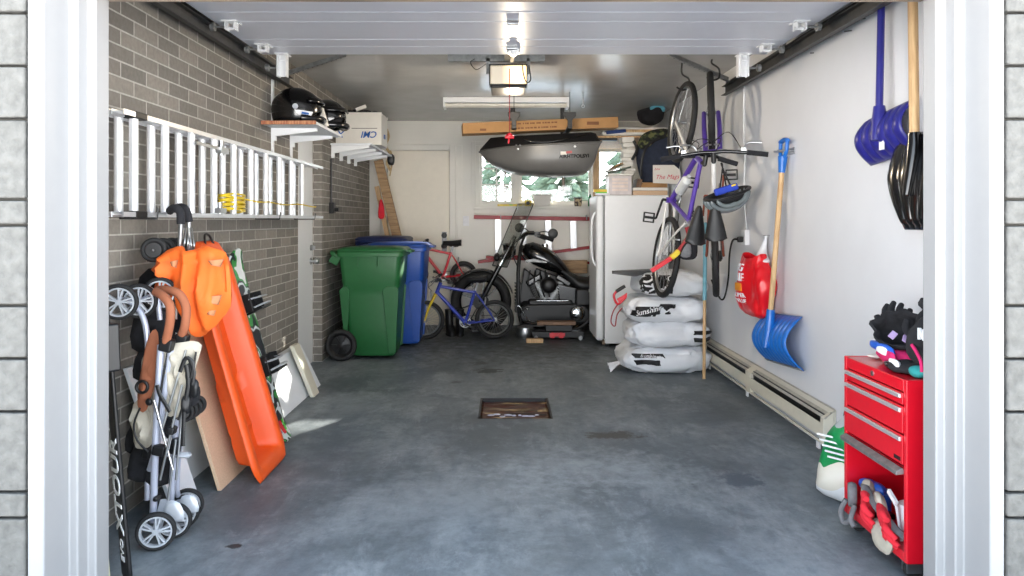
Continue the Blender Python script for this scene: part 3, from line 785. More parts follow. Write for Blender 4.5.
def stroller_a():
    t = T('folded_stroller', 'folded stroller with tan seat, brown handles and silver wheels by the left jamb', 'stroller', (-1.3, 2.75, 0))
    Y = 2.74
    def q(px, py, Y=Y): return P(px, py, Y)
    ax = V((.28, -1, 0))
    for px, py, yy, r in ((156, 535, 2.70, .072), (173, 524, 2.80, .070), (182, 515, 2.89, .068), (187, 508, 2.97, .066)):
        c = P(px, py, yy); c.z = r+.001
        small_wheel(t, c, ax, r, .022)
    for i, (px, py, yy) in enumerate(((119, 302, 2.72), (139, 301, 2.82), (160, 294, 2.92))):
        small_wheel(t, P(px, py, yy), V((.25, -1, -.05)), .069, .022)
    # wheel forks
    b = MB()
    b.tube([P(123, 300, 2.76), P(132, 303, 2.8), P(142, 315, 2.8), P(147, 335, 2.8), P(149, 372, 2.8)], .011, 10, k=5)
    b.tube([P(141, 300, 2.84), P(156, 297, 2.88), P(160, 320, 2.88)], .010, 10, k=4)
    t.p('front_fork', b, 'tubegrey', smooth=50)
    b = MB()
    for a, c in (((165, 500, 2.80), (156, 533, 2.72)), ((189, 500, 2.86), (190, 513, 2.92))):
        b.bar(P(*a), P(*c), .028, .02)
    b.pillow([(-.03, -.03), (.045, -.035), (.03, .03), (-.02, .035)], P(172, 511, 2.75), (1, 0, 0), (0, 0, 1), (0, -1, 0), .012); b.pillow([(-.03, -.03), (.045, -.03), (.03, .03), (-.02, .03)], P(187, 504, 2.83), (1, 0, 0), (0, 0, 1), (0, -1, 0), .012)
    t.p('rear_fork', b, 'silverpaint', smooth=50)
    # the two main tubes of the folded frame
    b = MB()
    b.tube([P(161, 345, 2.74), P(158, 400, 2.75), P(155, 460, 2.76), P(153, 522, 2.77)], .0135, 12, k=4)
    b.tube([P(171, 350, 2.74), P(164, 400, 2.76), P(158, 440, 2.78), P(150, 470, 2.8)], .0125, 12, k=4)
    b.tube([P(176, 405, 2.8), P(175, 440, 2.82), P(171, 500, 2.84), P(172, 512, 2.85)], .0125, 12, k=4)
    b.tube([P(147, 400, 2.86), P(148, 440, 2.86), P(147, 500, 2.84)], .010, 12, k=4)
    b.tube([P(188, 355, 2.86), P(182, 420, 2.86), P(177, 490, 2.88), P(186, 508, 2.9)], .010, 12, k=4)
    t.p('frame_tube', b, 'tubegrey', smooth=50)
    b = MB()
    for a in (((162, 430, 2.73), (186, 350, 2.74)), ((154, 400, 2.73), (173, 470, 2.73)), ((168, 500, 2.75), (176, 440, 2.75)), ((160, 480, 2.72), (182, 385, 2.72)), ((185, 380, 2.78), (176, 480, 2.78))):
        b.tube([P(*a[0]), P(*a[1])], .005, 8)
    t.p('folding_strut', b, 'steel', smooth=50)
    for px, py, yy, w, h in ((167, 345, 2.735, .05, .05), (182, 340, 2.80, .05, .05), (160, 450, 2.75, .05, .04), (176, 446, 2.8, .035, .06), (148, 452, 2.83, .03, .05), (175, 412, 2.79, .035, .05), (172, 430, 2.73, .03, .03), (157, 498, 2.76, .02, .02)):
        t.p('hinge_joint', MB().box(P(px, py, yy), (w, .04, h), (0, 12, 0)), 'black', bevel=.008)
    # brown foam handles curving over
    b = MB(); b.tube([P(156, 292, 2.74), P(163, 296, 2.71), P(170, 306, 2.69), P(170, 322, 2.70), P(166, 342, 2.73)], .0165, 14, k=6)
    t.p('handle', b, 'brownfoam', smooth=50)
    b = MB(); b.tube([P(158, 290, 2.80), P(167, 290, 2.78), P(179, 294, 2.76), P(186, 307, 2.76), P(185, 325, 2.77), P(182, 334, 2.79)], .0165, 14, k=6)
    t.p('handle', b, 'brownfoam', smooth=50)
    # cloth
    b = MB(); b.pillow([(-.08, .12), (.02, .155), (.085, .14), (.05, .02), (.015, -.10), (-.015, -.14), (-.05, -.11), (-.055, .0)], P(179, 382, 2.77), (1, 0, 0), (0, 0, 1), (0, -1, 0), .03, amp=.03, fr=14)
    b.pillow([(-.04, .08), (.03, .09), (.05, -.02), (.02, -.09), (-.035, -.07)], P(143, 425, 2.82), (1, 0, 0), (0, 0, 1), (0, -1, 0), .03, amp=.04, fr=18, seed=4)
    b.pillow([(-.02, .13), (.02, .14), (.03, .0), (-.01, -.12), (-.05, -.10), (-.04, .02)], P(150, 385, 2.84), (1, 0, 0), (0, 0, 1), (0, -1, 0), .02, amp=.03, fr=14, seed=3)
    for v in b.v: v.y += .007*math.sin(v.x*150+v.z*34)+.004*math.sin(v.x*310-v.z*60)
    t.p('seat_cloth', b, 'beigecloth', smooth=60, label='tan canvas seat')
    b = MB()
    for pts in (((168, 350), (164, 372), (160, 398), (158, 420)), ((196, 352), (192, 378), (184, 402), (178, 420)), ((140, 408), (134, 424), (137, 440), (148, 452))):
        b.tube([P(x, y, 2.735) for x, y in pts], .004, 8, k=4)
    t.p('piping', b, 'black', smooth=50)
    b = MB()
    for c in ((190, 372), (194, 388), (186, 404)): b.pillow([(-.016, -.03), (.014, -.034), (.018, .02), (0, .034), (-.016, .02)], P(c[0], c[1], 2.73), (1, 0, 0), (0, 0, 1), (0, -1, 0), .012, amp=.01, fr=20)
    t.p('toggle', b, 'black', smooth=60)
    b = MB(); b.pillow([(.0, .15), (.035, .16), (.03, .0), (-.01, -.14), (-.045, -.12), (-.03, .02)], P(149, 374, 2.79), (1, 0, 0), (0, 0, 1), (0, -1, 0), .010, amp=.03, fr=22, seed=9)
    t.p('footmuff', b, 'brownfoam', smooth=60, label='brown padding')
    b = MB()
    for c, sc in (((150, 330, 2.93), .075), ((146, 366, 2.93), .05), ((137, 440, 2.9), .045), ((144, 463, 2.86), .06), ((158, 470, 2.86), .05), ((190, 395, 2.84), .035)):
        b = MB().pillow([(-sc, -sc), (sc*.8, -sc*1.1), (sc, sc*.9), (-sc*.6, sc*1.2)], P(*c), (1, 0, 0), (0, 0, 1), (0, -1, 0), .03, amp=.03, fr=15, seed=int(c[0]))
        t.p('folded_hood', b, 'blackcloth', smooth=60, label='black hood fabric')
    b = MB()
    for pts in (((157, 385), (160, 395), (166, 405), (170, 412)), ((186, 365), (188, 385), (184, 410), (183, 446)), ((190, 360), (194, 372), (192, 385)), ((180, 372), (186, 358), (193, 364), (191, 378))):
        b.tube([P(x, y, 2.72) for x, y in pts], .008, 8, k=4, flat=.4)
    t.p('harness_strap', b, 'black', smooth=50)
    t.p('buckle', MB().ring(P(142, 387, 2.765), (0, -1, 0), .022, .006, n=20), 'black', smooth=60)
    t.p('buckle', MB().ball(P(149, 402, 2.765), (.014, .008, .014), 10, 8), 'black', smooth=60)
    b = MB().ball(P(183, 455, 2.8), (.035, .02, .008), 16, 8).cyl(P(176, 455, 2.8), P(190, 455, 2.8), .012)
    t.p('brake_pedal', b, 'silverpaint', smooth=50)
stroller_a()

def stroller_b():
    t = T('folded_stroller', 'black folded stroller hooked by its foam handles over the ladder rail', 'stroller', (-1.42, 3.2, .4))
    b = MB()
    t.p('handle', b.tube([P(174, 209, 3.17), P(180, 207, 3.12), P(186, 210, 3.10), P(189, 222, 3.10)], .017, 12, k=5), 'foam', smooth=50)
    b = MB(); t.p('handle', b.tube([P(170, 211, 3.10), P(174, 208, 3.05), P(180, 212, 3.03), P(181, 224, 3.03)], .017, 12, k=5), 'foam', smooth=50)
    b = MB(); b.tube([P(189, 222, 3.10), P(188, 260, 3.12), P(184, 330, 3.14), P(184, 420, 3.12)], .0105, 10, k=4)
    b.tube([P(181, 224, 3.03), P(179, 262, 3.05), P(176, 330, 3.06), P(180, 420, 3.04)], .0105, 10, k=4)
    b.tube([P(158, 252, 3.10), P(172, 258, 3.1), P(180, 290, 3.1), P(182, 330, 3.1)], .009, 10, k=4)
    t.p('frame_tube', b, 'steel', smooth=50)
    b = MB()
    for i in range(5): x = 184+i*2; b.tube([P(x, 228, 3.08), P(x-2+i, 240+i, 3.04), P(x-5+2*i, 254, 3.06)], .0022, 6, k=3)
    t.p('wire_basket', b, 'steel', smooth=50)
    for px, py, yy, r in ((154, 250, 2.99, .052), (163, 250, 3.07, .052), (172, 249, 3.16, .050), (178, 249, 3.24, .05)):
        c = P(px, py, yy); b = MB(); ax = V((.3, -1, 0)).normalized()
        b.lathe(c-ax*.014, ax, [(0, 0), (r*.6, 0), (r*.66, .006), (r*.66, .022), (r*.6, .028), (0, .028)], n=28); b.cyl(c-ax*.02, c+ax*.02, r*.14)
        rr = t.p('wheel', b, 'black', smooth=40)
        t.p('tyre', MB().ring(c, ax, r*.80, r*.20, n=36, m=10, flat=1.3), 'rubber', sub=rr, smooth=60)
        t.p('hub_cap', MB().ball(c+ax*.02, (r*.10,)*3, 10, 6), 'steel', sub=rr, smooth=60)
    for px, py, yy, r in ((184, 413, 2.98, .04), (188, 411, 3.04, .042), (192, 408, 3.10, .044), (196, 405, 3.16, .044)):
        c = P(px, py, yy); b = MB(); ax = V((.5, -1, 0)).normalized()
        b.cyl(c-ax*.012, c+ax*.012, r*.5); rr = t.p('wheel', b, 'black', smooth=40)
        t.p('tyre', MB().ring(c, ax, r*.78, r*.22, n=32, m=10, flat=1.3), 'rubber', sub=rr, smooth=60)
    b = MB(); b.pillow([(-.08, .10), (.05, .12), (.06, -.1), (.0, -.25), (-.08, -.2)], P(158, 300, 3.12), (1, 0, 0), (0, 0, 1), (0, -1, 0), .04, amp=.04, fr=10, seed=2)
    b.pillow([(-.04, .30), (.06, .30), (.05, -.2), (-.05, -.25)], P(172, 370, 3.08), (1, 0, 0), (0, 0, 1), (0, -1, 0), .03, amp=.03, fr=10, seed=6)
    t.p('seat_cloth', b, 'blackcloth', smooth=60)
stroller_b()

# ---- orange plastic sled leaning on the wall
def sled():
    B0 = V((-1.13, 3.32, .012)); top = V((-1.45, 3.30, 1.14)); wdir = V((0, 1, 0)); L = (top-B0).length; ld = (top-B0).normalized(); nrm = ld.cross(wdir).normalized()
    if nrm.x < 0: nrm = -nrm           # opening faces the room
    W_ = .44; D = .11
    def ss(e, a, b): q = max(0, min(1, (e-a)/(b-a))); return q*q*(3-2*q)
    def f(u, v):
        wloc = W_*(1-.10*v**2)*(1-.22*max(0, 1-v/.09)**2)*(1-.5*max(0, (v-.86)/.14)**2)
        e = min((1-abs(2*u-1))*wloc/2, v*L*.8, (1-v)*L*.8)
        d = D*ss(e, .050, .092)
        for vv in (.20, .46, .70): d -= .016*ss(e, .08, .1)*max(0, 1-abs(v-vv)/.018)
        d += -.012*ss(e, .07, .1)*(1 if v > .42 else 0)
        d += .018*(1-ss(e, .0, .012))                     # turned-down lip
        return B0+wdir*(u-.5)*wloc+wdir*W_/2+ld*v*L-nrm*d
    us = sorted(set([0, .012, .03, .06, .085, .11, .14, .17, .2, .25]+[.3+.08*i for i in range(6)]+[1-k for k in (0, .012, .03, .06, .085, .11, .14, .17, .2, .25)]))
    vs_ = sorted(set([0, .006, .015, .03, .045, .06, .075, .09, .11]+[.14+.012*i for i in range(62)]+[1-k for k in (0, .006, .015, .03, .045, .06, .075, .09)]))
    t = T('plastic_sled', 'bright orange plastic sled leaning upright on the brick wall', 'sled', (-1.13, 3.54, 0))
    t.p('sled_tub', MB().grid(f, 1, 1, us=us, vs_=vs_), 'orange', smooth=60, solid=.006)
    b = MB(); c = f(.5, .97)+nrm*.02
    b.tube([f(.3, .985), f(.4, .98)+ld*.05, f(.6, .98)+ld*.05, f(.7, .985)], .006, 8, k=4)
    t.p('pull_rope', b, 'black', smooth=60)
sled()

# ---- orange nylon cover hanging from the rail
t = T('orange_nylon_cover', 'orange nylon cover with brown patches hanging over the top of the sled', 'cover', (-1.3, 3.1, .75))
b = MB(); Y0 = 2.985
ol = [(168, 250), (181, 246), (189, 251), (203, 246), (218, 250), (228, 262), (231, 285), (227, 308), (215, 326), (206, 334), (196, 337), (189, 325), (180, 309), (168, 296), (156, 288), (160, 272), (152, 268)]
O = P(192, 290, Y0)
outl = [((x-192)*Y0/F, -(y-290)*Y0/F) for x, y in ol]
b.pillow(outl, O, (1, 0, 0), (0, 0, 1), (0, -1, 0), .075, back=.05, amp=.06, fr=7, rings=14, seed=5)
for k in range(len(b.v)):
    v = b.v[k]; uu = v.x-O.x; v.y += .018*math.sin(uu*62+2*noise.noise(v*5))+.012*math.sin(uu*120+v.z*11)
    v.y += .10*max(0, uu)
t.p('cover_cloth', b, 'orangecloth', smooth=60)
b = MB()
for (px, py, w, h) in ((216, 263, 8, 4), (213, 300, 9, 5), (211, 313, 5, 3), (174, 264, 4, 4)):
    yy = Y0-.082+.10*max(0, (px-192)*Y0/F)
    def f(u, v, px=px, py=py, w=w, h=h, yy=yy): return P(px+(u-.5)*2*w*(.6+.4*v), py-(v-.5)*2*h*(.6+.4*u), yy-.004+.05*(u-.3)**2)
    b.grid(f, 8, 6)
t.p('brown_patch', b, 'brownpatch', solid=.002, smooth=60)
b = MB(); b.tube([P(183, 248, 3.08), P(185, 232, 3.10), P(184, 216, 3.16)], .003, 6, k=4); b.tube([P(192, 250, 3.08), P(188, 232, 3.10), P(186, 216, 3.16)], .003, 6, k=4)
t.p('hanging_cord', b, 'greycloth')

# ---- snowboard
def snowboard():
    t = T('snowboard', 'green and white snowboard standing on its tail behind the sled', 'snowboard', (-1.22, 4.0, 0))
    a, c = V((-1.25, 4.02, .0)), V((-1.535, 4.02, 1.07)); d = (c-a).normalized(); L = (c-a).length; w = V((0, 1, 0)); n = V((d.z, 0, -d.x))
    def f(u, v):
        tip = min(v, 1-v)*L; ww = .125*(1 if tip > .13 else math.sqrt(max(0, 1-((.13-tip)/.13)**2)))
        ww *= 1-.10*math.sin(PI*v)
        return a+w*(u-.5)*2*ww+d*v*L+n*(.05*max(0, 1-tip/.12)**2)
    m, nt, bs = base_mat('snowboard_graphic'); g = N(nt, 'ShaderNodeTexCoord'); sp = N(nt, 'ShaderNodeSeparateXYZ'); nt.links.new(g.outputs['Object'], sp.inputs[0])
    nz = N(nt, 'ShaderNodeTexNoise'); nz.inputs['Scale'].default_value = 9; nz.inputs['Detail'].default_value = 1; nt.links.new(g.outputs['Object'], nz.inputs[0])
    rp = N(nt, 'ShaderNodeValToRGB'); rp.color_ramp.interpolation = 'CONSTANT'; e = rp.color_ramp.elements
    e[0].position = 0; e[0].color = lin((30, 34, 40)); e[1].position = .42; e[1].color = lin((206, 214, 214))
    for p_, c_ in ((.50, (28, 32, 36)), (.56, (60, 150, 70)), (.64, (224, 226, 224))): q = e.new(p_); q.color = lin(c_)
    nt.links.new(nz.outputs['Fac'], rp.inputs[0]); nt.links.new(rp.outputs[0], bs.inputs['Base Color']); bs.inputs['Roughness'].default_value = .35
    t.p('board_deck', MB().grid(f, 10, 1, vs_=[0, .004, .01, .02, .035, .05, .07, .09]+[.1+.8*i/20 for i in range(21)]+[.93, .96, .98, .99, 1]), m, solid=.011, smooth=50)
    b = MB()
    for k, (v0, v1, mm) in enumerate(((.02, .14, 0), (.06, .12, 1))):
        pass
    b = MB(); b.m = 0
    def tail(u, v): return f(u, .012+v*.11)+n*.0075
    b.grid(lambda u, v: tail(.05+.42*u, .3+.65*v), 4, 6); b.m = 1; b.grid(lambda u, v: tail(.52+.22*u, .2+.6*v), 3, 6); b.m = 2; b.grid(lambda u, v: tail(.78+.1*u, .3+.5*v), 2, 6)
    t.p('tail_graphic', b, ['ltblueplastic', 'redcloth', 'limegreen'], smooth=60)
    b = MB(); b.tube([f(0.02, .12+.78*i/14) for i in range(15)], .006, 8); t.p('green_edge', b, 'limegreen', smooth=60, label='lime green edge')
    for v in (.40, .72):
        o = f(.5, v)
        B4 = basis(o, w, d)
        if (B4.to_3x3()@V((0, 0, 1))).dot(n) < 0: B4 = basis(o, -w, d)
        b = MB(); b.box((0, 0, .02), (.22, .10, .02), M4=B4); b.box((0, -.05, .07), (.16, .012, .10), (-12, 0, 0), M4=B4); b.box((.09, 0, .05), (.01, .10, .05), M4=B4); b.box((-.09, 0, .05), (.01, .10, .05), M4=B4)
        r = t.p('binding', b, 'black', bevel=.004)
        b = MB(); b.tube([B4@V(q) for q in ((-.09, .02, .06), (-.05, .02, .11), (.05, .02, .11), (.09, .02, .06))], .01, 8, k=4, flat=.5); b.tube([B4@V(q) for q in ((-.09, -.03, .08), (-.04, -.02, .13), (.04, -.02, .13), (.09, -.03, .08))], .01, 8, k=4, flat=.5)
        t.p('binding_strap', b, 'silverpaint', sub=r, smooth=60)
snowboard()
# ================================================================ BACK OF THE GARAGE
# ---- wheelie bins (local: handle/hinge at -x, front at +x, axle along y)
def bin_(name, label, loc, yaw, m, H=1.0, group=None, L=.66, W=.58):
    mx = Matrix.Translation(V(loc))@Matrix.Rotation(yaw, 4, 'Z')
    t = T(name, label, 'bin', local=True, mx=mx, group=group)
    def ringp(z, x0, x1, w, r=.05, n=5):
        out = []
        for cx, cy, a0 in ((x1-r, w/2-r, 0), (x0+r, w/2-r, 90), (x0+r, -w/2+r, 180), (x1-r, -w/2+r, 270)):
            for i in range(n+1):
                a = math.radians(a0+90*i/n); out.append(V((cx+r*math.cos(a), cy+r*math.sin(a), z)))
        return out
    b = MB(); rings = []
    for q in (0, .02, .3, .6, .66, .70, .92, 1):
        z = .035+q*(H-.11); tt = q
        ww = W*(.86+.14*tt); x0 = -L/2+.10*(1-tt); x1 = L/2-.05*(1-tt)
        if q < .02: ww -= .03; x0 += .02; x1 -= .02
        if q <= .66 and q > 0: ww -= .02; x1 -= .015
        rings.append(ringp(z, x0, x1, ww))
    b.loft(rings)
    z = H-.085
    for zz, o in ((z, .0), (z+.02, .0)): pass
    b.loft([ringp(z, -L/2-.02, L/2+.02, W+.035, .06), ringp(z+.03, -L/2-.022, L/2+.022, W+.04, .06), ringp(z+.045, -L/2-.015, L/2+.015, W+.03, .06)])
    # front catch and comb ribs under the rim
    for s in (-1, 1):
        for xx in (-.10, .07): b.box((xx, s*(W/2+.006), z-.04), (.008, .014, .09))
    # raised corner columns on the sides
    for s in (-1, 1):
        for x0, x1, zt in ((-L/2+.01, -L/2+.10, .62), (L/2-.16, L/2-.02, .62)):
            b.prism([(x0+.05, s*(W*.405), .06), (x1-.03, s*(W*.405), .06), (x1, s*(W*.463), zt), (x1-.02, s*(W*.47), zt+.035), (x0+.04, s*(W*.47), zt+.035), (x0, s*(W*.463), zt)], (0, s*.018, 0))
    t.p('bin_body', b, m, bevel=.006, smooth=40)
    b = MB(); rings = []
    for q, zz in ((0, z+.047), (.01, z+.06), (.10, z+.078), (.5, z+.088)):
        rings.append(ringp(zz, -L/2-.02+q*.5*L, L/2+.03-q*.45*L, (W+.04)*(1-q*.9), .06))
    b.loft(rings); b.box((L/2+.05, 0, z+.045), (.06, .22, .02), (0, 12, 0))
    t.p('lid', b, m, bevel=.004, smooth=40)
    b = MB(); hx = -L/2-.065
    b.tube([(-L/2-.01, -W/2+.03, z+.0), (hx, -W/2+.04, z+.035), (hx-.01, 0, z+.04), (hx, W/2-.04, z+.035), (-L/2-.01, W/2-.03, z+.0)], .019, 10, k=4)
    for s in (-1, 1): b.box((-L/2-.03, s*(W/2-.03), z-.02), (.08, .03, .09), (0, 30, 0))
    t.p('handle', b, m, smooth=50)
    b = MB().cyl((-L/2+.03, -W/2-.02, .14), (-L/2+.03, W/2+.02, .14), .012)
    ax = t.p('axle', b, 'darksteel', smooth=50)
    for s in (-1, 1):
        c = V((-L/2+.03, s*(W/2-.005), .14)); a_ = V((0, s, 0)); b = MB()
        b.lathe(c, a_, [(0, .03), (.03, .03), (.04, .022), (.085, .018), (.10, .035), (.105, .0), (0, 0)], n=30)
        for i in range(6): a = PI*i/3; b.box(c+a_*.024+V((math.cos(a)*.06, 0, math.sin(a)*.06)), (.05, .012, .012), (0, -math.degrees(a), 0))
        w = t.p('wheel', b, 'black', smooth=40)
        t.p('tyre', MB().ring(c+a_*.02, a_, .118, .022, n=40, flat=1.1), 'rubber', sub=w, smooth=60)
    return t
bin_('wheelie_bin', 'green wheelie bin with a black wheel standing before the brick wall corner', (-1.195, 6.60, 0), 0, 'green', L=.55, W=.52)
bin_('wheelie_bin', 'blue wheelie bin standing just right of the green bin', (-1.06, 7.22, 0), .0, 'blue', H=1.02, L=.56, W=.50)
bin_('wheelie_bin', 'dark blue bin almost hidden behind the green bin against the bricks', (-1.27, 7.62, 0), PI/2, mat('dark_blue_bin_plastic', (26, 44, 92), .45), H=1.07, L=.54, W=.50)

# ---- bicycles (local: rear axle at origin, x forward, z up)
def spoked_wheel(t, c, R, tr, rim, tyre='rubber', spokes=28, sub=None, w=.5):
    c = V(c); ax = V((0, 1, 0)); b = MB()
    b.ring(c, ax, R-2*tr-.006, .009, n=48, m=8, flat=1.2)
    b.cyl(c-ax*.035, c+ax*.035, .012); b.cyl(c-ax*.03, c-ax*.026, .024); b.cyl(c+ax*.026, c+ax*.03, .024)
    o = t.p('wheel', b, rim, sub=sub, smooth=50)
    t.p('tyre', MB().ring(c, ax, R-tr, tr, n=56, m=10), tyre, sub=o, smooth=60)
    b = MB()
    for i in range(spokes):
        a = 2*PI*i/spokes; s = 1 if i % 2 else -1; a2 = a+.5*(1 if i % 4 < 2 else -1)
        b.tube([c+V((.022*math.cos(a2), s*.028, .022*math.sin(a2))), c+V(((R-2*tr-.006)*math.cos(a), 0, (R-2*tr-.006)*math.sin(a)))], .0014, 5, caps=False)
    t.p('spokes', b, 'steel', sub=o)
    return o
def bicycle(name, label, mx, R=.33, wb=1.02, k=1.0, frame='purple', frame2=None, fork='bikewhite', rim='steel', tr=.02, hb=.30, saddle='black', crank='black', group=None, susp=False, guard=None, tyre='rubber', step=False, cat='bicycle', bottle=False, hback=.23, tk=1.0):
    t = T(name, label, cat, local=True, mx=mx, group=group)
    bbk = V((.43*wb/1.02, 0, -.05*k)); st = V((.43*wb/1.02-.155*k, 0, .46*k)); ht = V((wb-hback*k, 0, .56*k)); hbm = V((wb-(hback-.04)*k, 0, .44*k)); fa = V((wb, 0, 0)); ra = V((0, 0, 0))
    r = .016*min(1, k*1.1)*tk
    b = MB()
    b.tube([st, bbk], r, 12); b.tube([bbk, hbm], r*1.2, 12); b.tube([st+V((.01, 0, -.03*k)), ht+V((-.005, 0, -.02))] if not step else [st.lerp(bbk, .45), ht], r, 12); b.tube([hbm+V((.008, 0, -.02)), ht+V((-.01, 0, .02))], r*1.2, 12)
    b.cyl(bbk-V((0, .035, 0)), bbk+V((0, .035, 0)), .022)
    fr = t.p('frame', b, frame, smooth=50)
    b = MB()
    for s in (-1, 1):
        b.tube([ra+V((0, s*.06, 0)), ra+V((.10, s*.05, -.01)), bbk+V((-.03, s*.03, 0))], r*.62, 8, k=3)
        b.tube([ra+V((0, s*.06, 0)), ra.lerp(st, .6)+V((0, s*.045, 0)), st+V((-.01, s*.018, -.03))], r*.5, 8, k=3)
    t.p('rear_stays', b, frame2 or frame, sub=None, smooth=50)
    b = MB(); cr_ = hbm+V((.022, 0, -.05*k))
    for s in (-1, 1):
        b.tube([fa+V((0, s*.05, 0)), fa.lerp(cr_, .5)+V((.012, s*.052, 0)), cr_+V((0, s*.045, 0))], [.008, .012, r*1.0] if not susp else [.016, .017, .018], 10, k=3)
    b.tube([cr_+V((0, -.048, 0)), cr_+V((0, 0, .012)), cr_+V((0, .048, 0))], r*1.0, 10, k=3); b.cyl(cr_, hbm, r*.9)
    t.p('fork', b, fork, smooth=50)
    # saddle
    sp = st+(st-bbk).normalized()*.13*k
    b = MB().cyl(st, sp, .0125); t.p('seat_post', b, 'steel', smooth=50)
    b = MB(); L = .26*max(.8, k)
    def sf(u, v):
        a = 2*PI*u; hw = .065*max(.8, k)*((1-v)**.8*.95+.20*(1 if v < .97 else .5)); hw *= min(1, (v+.02)/.07)**.5
        hh = .022+.010*(1-v)
        return sp+V((-L*.45+v*L, hw*math.cos(a), .035+hh*math.sin(a)*(1 if math.sin(a) > 0 else 1.3)+.012*(1-v)**3))
    b.grid(sf, 20, 16); b.tube([sp+V((-.06, 0, .0)), sp+V((.0, 0, -.004)), sp+V((.07, 0, .012))], .006, 6, k=3)
    t.p('saddle', b, saddle, smooth=60)
    # handlebar
    hp = ht+(ht-hbm).normalized()*.07*k; hq = hp+V((.06*k, 0, .01))
    b = MB().cyl(ht, hp, .014).tube([hp, hq], .016, 10)
    t.p('stem', b, 'black', smooth=50)
    b = MB().tube([hq+V((-.03, -hb, .02)), hq+V((0, -hb*.3, .01)), hq, hq+V((0, hb*.3, .01)), hq+V((-.03, hb, .02))], .0115, 10, k=4)
    h_ = t.p('handlebar', b, 'blackgloss', smooth=50)
    for s in (-1, 1):
        g0 = hq+V((-.03, s*hb, .02)); g1 = hq+V((-.012, s*(hb-.12*max(.6, k)), .015))
        t.p('grip', MB().tube([g0+V((-.002, s*.006, 0)), g1], .0165, 12), 'foam', sub=h_, smooth=50)
        lv = hq+V((-.008, s*(hb-.14*max(.6, k)), .013))
        b = MB().box(lv+V((.012, 0, -.012)), (.03, .03, .03)).tube([lv+V((.02, 0, -.01)), lv+V((.06, s*.03, -.02)), lv+V((.055, s*.11, -.015))], .006, 8, k=3, flat=.6)
        t.p('brake_lever', b, 'steel' if k > .9 else 'black', sub=h_, smooth=50)
    b = MB()
    for s, q in ((-1, 1.0), (1, .7)):
        b.tube([hq+V((.01, s*(hb-.15), .0)), hq+V((.13*q*k, s*.10, -.05)), hq+V((.09, s*.02, -.12*k)), cr_+V((.03, 0, .04))], .0028, 6, k=5)
    t.p('cable', b, 'black', smooth=60)
    # drive train on the -y side (right hand side)
    cs = t_ = -1; b = MB(); cy = -.045; RC = .095*max(.6, k)
    b.ring(bbk+V((0, cy, 0)), (0, 1, 0), RC-.006, .006, n=36, m=6); b.ring(bbk+V((0, cy-.004, 0)), (0, 1, 0), RC*.6, .004, n=24, m=6)
    for i in range(5): a = 2*PI*i/5; b.bar(bbk+V((0, cy, 0)), bbk+V((math.cos(a)*RC*.95, cy, math.sin(a)*RC*.95)), .012, .004, up=(0, 1, 0))
    t.p('chainring', b, 'steel', smooth=40)
    b = MB(); b.ring(V((0, -.035, 0)), (0, 1, 0), .03*max(.7, k), .012, n=24, m=6); b.ring(V((0, -.045, 0)), (0, 1, 0), .02, .008, n=20, m=6)
    b.tube([V((0.0, -.045, .034)), bbk+V((0, -.045, RC))], .0035, 6); b.tube([V((0.02, -.045, -.05)), bbk+V((0, -.045, -RC))], .0035, 6)
    if k > .9: b.box((.015, -.055, -.06), (.02, .02, .07)); b.ring((.02, -.05, -.095), (0, 1, 0), .016, .005, n=16, m=6)
    t.p('chain', b, 'darksteel', smooth=40)
    CL = .165*k; a = .5
    b = MB(); c1 = bbk+V((math.cos(a)*CL, -.075, math.sin(a)*CL)); c2 = bbk+V((-math.cos(a)*CL, .075, -math.sin(a)*CL))
    b.bar(bbk+V((0, -.062, 0)), c1, .018, .014, up=(0, 1, 0)); b.bar(bbk+V((0, .062, 0)), c2, .018, .014, up=(0, 1, 0)); b.cyl(bbk+V((0, -.065, 0)), bbk+V((0, .065, 0)), .01)
    crk = t.p('crank', b, crank, bevel=.003)
    for c, s in ((c1, -1), (c2, 1)):
        b = MB(); q = c+V((0, s*.055, 0)); w = .075*max(.8, k)
        for d in (-1, 1): b.box(q+V((d*w*.45, 0, 0)), (.01, .085, .02)); b.box(q+V((0, d*.038, 0)), (w*.9, .01, .02))
        b.cyl(c, q+V((0, s*.03, 0)), .01, n=10)
        t.p('pedal', b, 'black', sub=crk, bevel=.002)
    b = MB()
    for c, d in ((cr_+V((.035, 0, -.0)), 1), (ra.lerp(st, .62)+V((-.02, 0, 0)), -1)):
        for s in (-1, 1): b.tube([c+V((0, s*.045, -.04)), c+V((d*.01, s*.04, .02)), c+V((d*.01, s*.01, .04))], .006, 8, k=3)
    t.p('brake_caliper', b, 'steel', smooth=50)
    if bottle:
        q = bbk.lerp(hbm, .45)+V((-.02, 0, .06)); d = (hbm-bbk).normalized()
        b = MB().cyl(q-d*.09, q+d*.06, .036, n=20).cyl(q+d*.06, q+d*.085, .036, .016, n=20).cyl(q+d*.085, q+d*.11, .015, n=14)
        t.p('water_bottle', b, mat('cloudy_plastic', (200, 202, 200), .3), smooth=40)
    if guard:
        b = MB()
        for c in (ra, fa):
            def gf(u, v, c=c): a = math.radians(20+150*u) if c is ra else math.radians(60+100*u); rr = R+.012; return c+V((rr*math.cos(a), (v-.5)*.05, rr*math.sin(a)))
            b.grid(gf, 18, 3)
        t.p('mudguard', b, guard, smooth=60, solid=.003)
    for c in (ra, fa): spoked_wheel(t, c, R, tr, rim, tyre)
    return t

